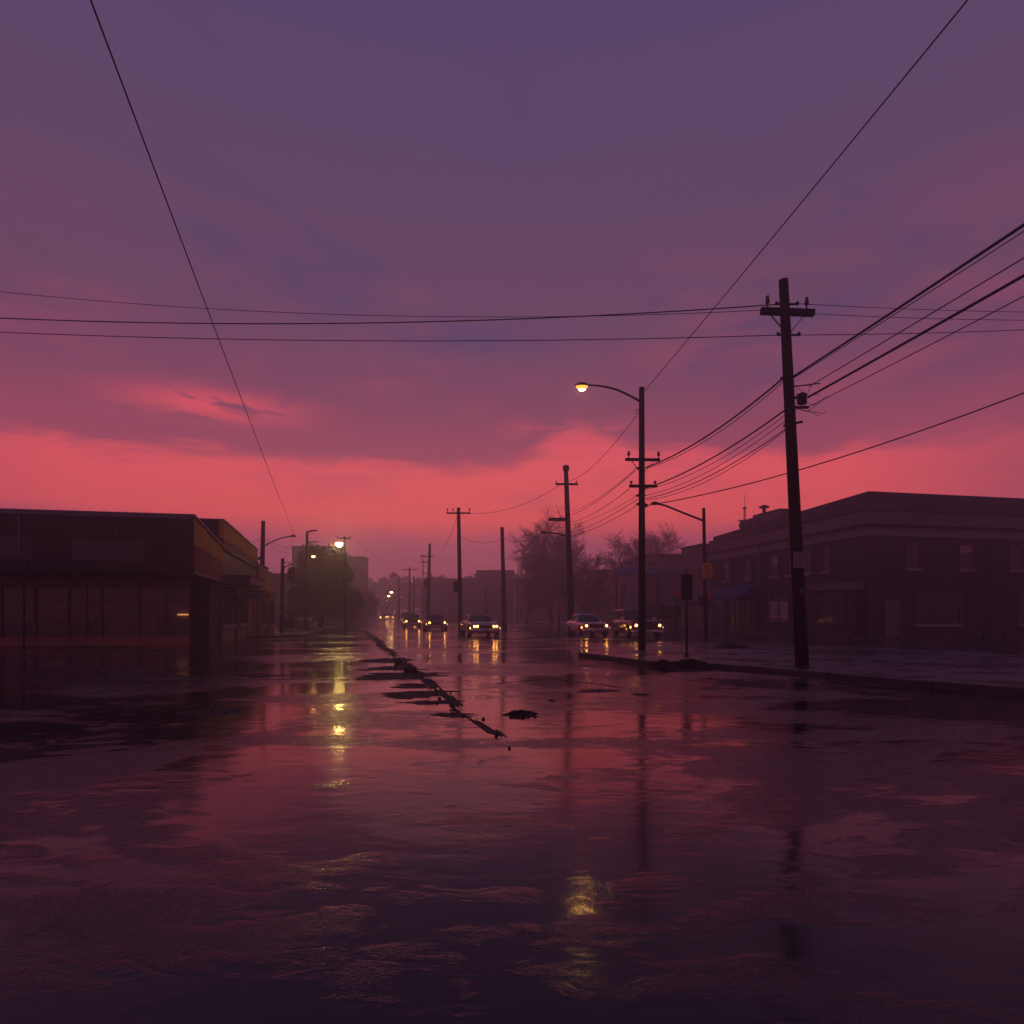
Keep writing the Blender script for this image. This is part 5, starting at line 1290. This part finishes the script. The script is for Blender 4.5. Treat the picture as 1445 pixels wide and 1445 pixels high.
tuft('wide dark weed tuft on the wet ground between the grey sign and the big pole', 1034, 917.5, 1.5, 0.46, 900, 2)
tuft('low thin weed tuft further back, in front of the blue awning shop', 1062, 900, 1.7, 0.22, 420, 3)

# ------------------------------------------------------------------ overhead wires, each strung between two fixings
def wire(label, a, b_, sag, r_=0.011, n=18, group='overhead wires'):
    a, b_ = Vector(a), Vector(b_); q = MB()
    q.tube([a.lerp(b_, i / n) - Vector((0, 0, 4 * sag * (i / n) * (1 - i / n))) for i in range(n + 1)], r_, 5, caps=False)
    o = q.build('overhead_wire', 'cable'); return tag(o, label, 'wire', group)
p1_, p2_, p3_, p4_, p5_, p6_ = (POLES[k] for k in ('p1', 'p2', 'p3', 'p4', 'p5', 'p6'))
def end_pole(x, y, z_, label, arms):
    t_ = thing('utility_pole', label, 'utility pole', (x, y, 0), 0, 'wooden utility poles')
    q = MB(); q.tube([(0, 0, -0.05), (0, 0, z_)], [0.16, 0.11], 12); q.build('pole', 'wood', t_)
    q = MB()
    for h in arms: q.beam((-0.3, 0, h), (0.3, 0, h), 0.06, 0.05)
    q.build('wire_bracket', 'steel', t_)
e_ = at(-60, 440, 17); end_pole(e_.x - 0.1, e_.y, 10.0, 'utility pole just outside the left edge, holding the wires that cross the street', [at(-60, p_, 17).z for p_ in (405, 446, 466)])
e_ = at(1520, 450, 17.5); end_pole(e_.x + 0.1, e_.y, 9.95, 'utility pole just outside the right edge, holding three thin wires', [at(1520, p_, 17.5).z for p_ in (441, 452, 462)])
e_ = at(1470, 545, 13.6); end_pole(e_.x + 0.1, e_.y, 6.6, 'short utility pole outside the right edge, holding the lowest cable', [e_.z])
XW = 'wires crossing high over the street'
wire('upper thick wire crossing the street from the bracket on top of the nearest pole', p1_(433, -0.24), at(-60, 446, 17), 0.33, 0.015, group=XW)
wire('thinnest wire crossing the street, from the left end of the nearest crossarm', p1_(441, -0.62), at(-60, 405, 17), 0.43, 0.008, group=XW)
wire('lowest wire crossing the street, from the lower bracket of the nearest pole', p1_(476, -0.24), at(-60, 466, 17), 0.21, 0.011, group=XW)
wire('short upper wire leaving the nearest pole to the right edge', p1_(432, 0.24), at(1520, 441, 17.5), 0.05, 0.008, group=XW)
wire('thin wire leaving the right end of the nearest crossarm', p1_(446, 0.6), at(1520, 452, 17.5), 0.05, 0.008, group=XW)
wire('lower wire leaving the nearest pole to the right, rising slightly', p1_(476, 0.24), at(1520, 462, 17.5), 0.04, 0.010, group=XW)
wire('steep wire coming down the left sky to the left lamp poles', at(415, 754, 58), (0.4, -12, 9.9), 0.25, 0.013)
wire('steep wire running up right from the top of the lit street lamp pole', p2_(553, 0.08), (7.7, -12, 10.0), 0.2, 0.012)
wire('thin wire sagging from below the lamp arm to the capped far pole', p2_(587, -0.2), p3_(680, 0.1), 0.45, 0.012)
wire('wire sagging from the capped pole crossarm to the cross-armed pole', p3_(686, -0.5), p4_(725, 0.85), 0.55, 0.014)
wire('deep curve of wire from the cross-armed pole to the leaning bracketed pole', p4_(727, -0.05), p6_(785, 0.45), 0.9, 0.014)
wire('slack wire from the bare pole to the cross-armed pole', p5_(761, -0.1), p4_(757, 0.1), 0.42, 0.014)
wire('slack wire from the capped pole down to the bare pole', p3_(733, -1.2), p5_(760, 0.1), 0.5, 0.014)
GB = 'wires between the nearest pole and the lit lamp pole'
wire('topmost thick cable from the nearest pole down to the lamp pole crossarm', p1_(537, -0.2), p2_(660, 0.15), 0.25, 0.024, group=GB)
wire('thin line hanging just under the topmost thick cable', p1_(542, -0.2), p2_(662, 0.1), 0.31, 0.010, group=GB)
wire('second thick cable, ending at the lower lamp pole crossarm', p1_(578, -0.1), p2_(690, 0.1), 0.22, 0.022, group=GB)
wire('thin line just below the second thick cable', p1_(584, -0.08), p2_(692, 0.08), 0.30, 0.009, group=GB)
wire('thin line halfway between second cable and the wavy drop line', p1_(592, -0.08), p2_(700, 0.1), 0.30, 0.009, group=GB)
wire('drop line from the lowest clamp of the nearest pole', p1_(606, -0.15), p2_(704, 0.12), 0.28, 0.013, group=GB)
wire('thinner twin of the lowest clamp line, hanging slightly lower', p1_(608, -0.15), p2_(706, 0.12), 0.36, 0.009, group=GB)
wire('lowest cable passing behind the nearest pole and running off to the right', p2_(714, 0.14), at(1470, 545, 13.6), 0.30, 0.017, group=GB)
GC = 'wires between the lit lamp pole and the capped pole'
wire('upper of the wires running from the lamp pole to the capped pole', p2_(663, -0.25), p3_(722, 0.2), 0.25, 0.010, group=GC)
wire('second wire from the lamp pole, starting at a small clamp', p2_(665, -0.25), p3_(727, 0.2), 0.22, 0.013, group=GC)
wire('third wire from the lamp pole, off the left end of the lower crossarm', p2_(690, -0.45), p3_(737, 0.2), 0.22, 0.012, group=GC)
wire('fourth wire from the lamp pole, thinnest of that fan', p2_(698, -0.1), p3_(741, 0.2), 0.2, 0.009, group=GC)
wire('fifth wire from the lamp pole, second lowest of that fan', p2_(705, -0.15), p3_(752, 0.2), 0.15, 0.012, group=GC)
wire('lowest wire of the fan between lamp pole and capped pole', p2_(713, -0.15), p3_(756, 0.1), 0.2, 0.012, group=GC)
GD = 'wires running from the nearest pole towards us'
wire('heavy cable climbing right from the nearest pole, topmost', p1_(535, 0.05), (10.2, -12, 7.9), 0.25, 0.026, group=GD)
wire('thin line just under the topmost heavy cable on the right', p1_(537, 0.05), (10.2, -12, 7.75), 0.3, 0.009, group=GD)
wire('line from the stand-off bar of the nearest pole up to the right edge', p1_(548, 0.45), (10.6, -12, 7.1), 0.1, 0.012, group=GD)
wire('heavy cable leaving the splice case to the right', p1_(563, 0.42), (10.6, -12, 6.9), 0.15, 0.028, group=GD)
wire('thin line beneath the splice case cable', p1_(577, 0.4), (10.8, -12, 6.7), 0.25, 0.010, group=GD)
GL = 'thin wires by the left lamp poles'
wire('thin wire from the left shop roof to the dark left lamp pole', at(338, 768, 36), at(371, 757, YL), 0.1, 0.011, group=GL)
wire('thin wire from the dark left lamp pole to the hazy double-armed pole', at(371, 757, YL), at(433, 769, YL3), 0.5, 0.013, group=GL)
wire('second lower wire between the two left lamp poles', at(371, 761, YL), at(433, 776, YL3), 0.6, 0.010, group=GL)
GF = 'faint far wires'
wire('faint far wire spanning from the bright lamp pole to the wide-armed far pole', at(497, 758, YL4), at(570, 804, 112), 0.6, 0.014, group=GF)
wire('faint far wire from the leaning bracketed pole to the wide-armed far pole', p6_(786, -0.9), at(587, 803, 112), 0.7, 0.014, group=GF)
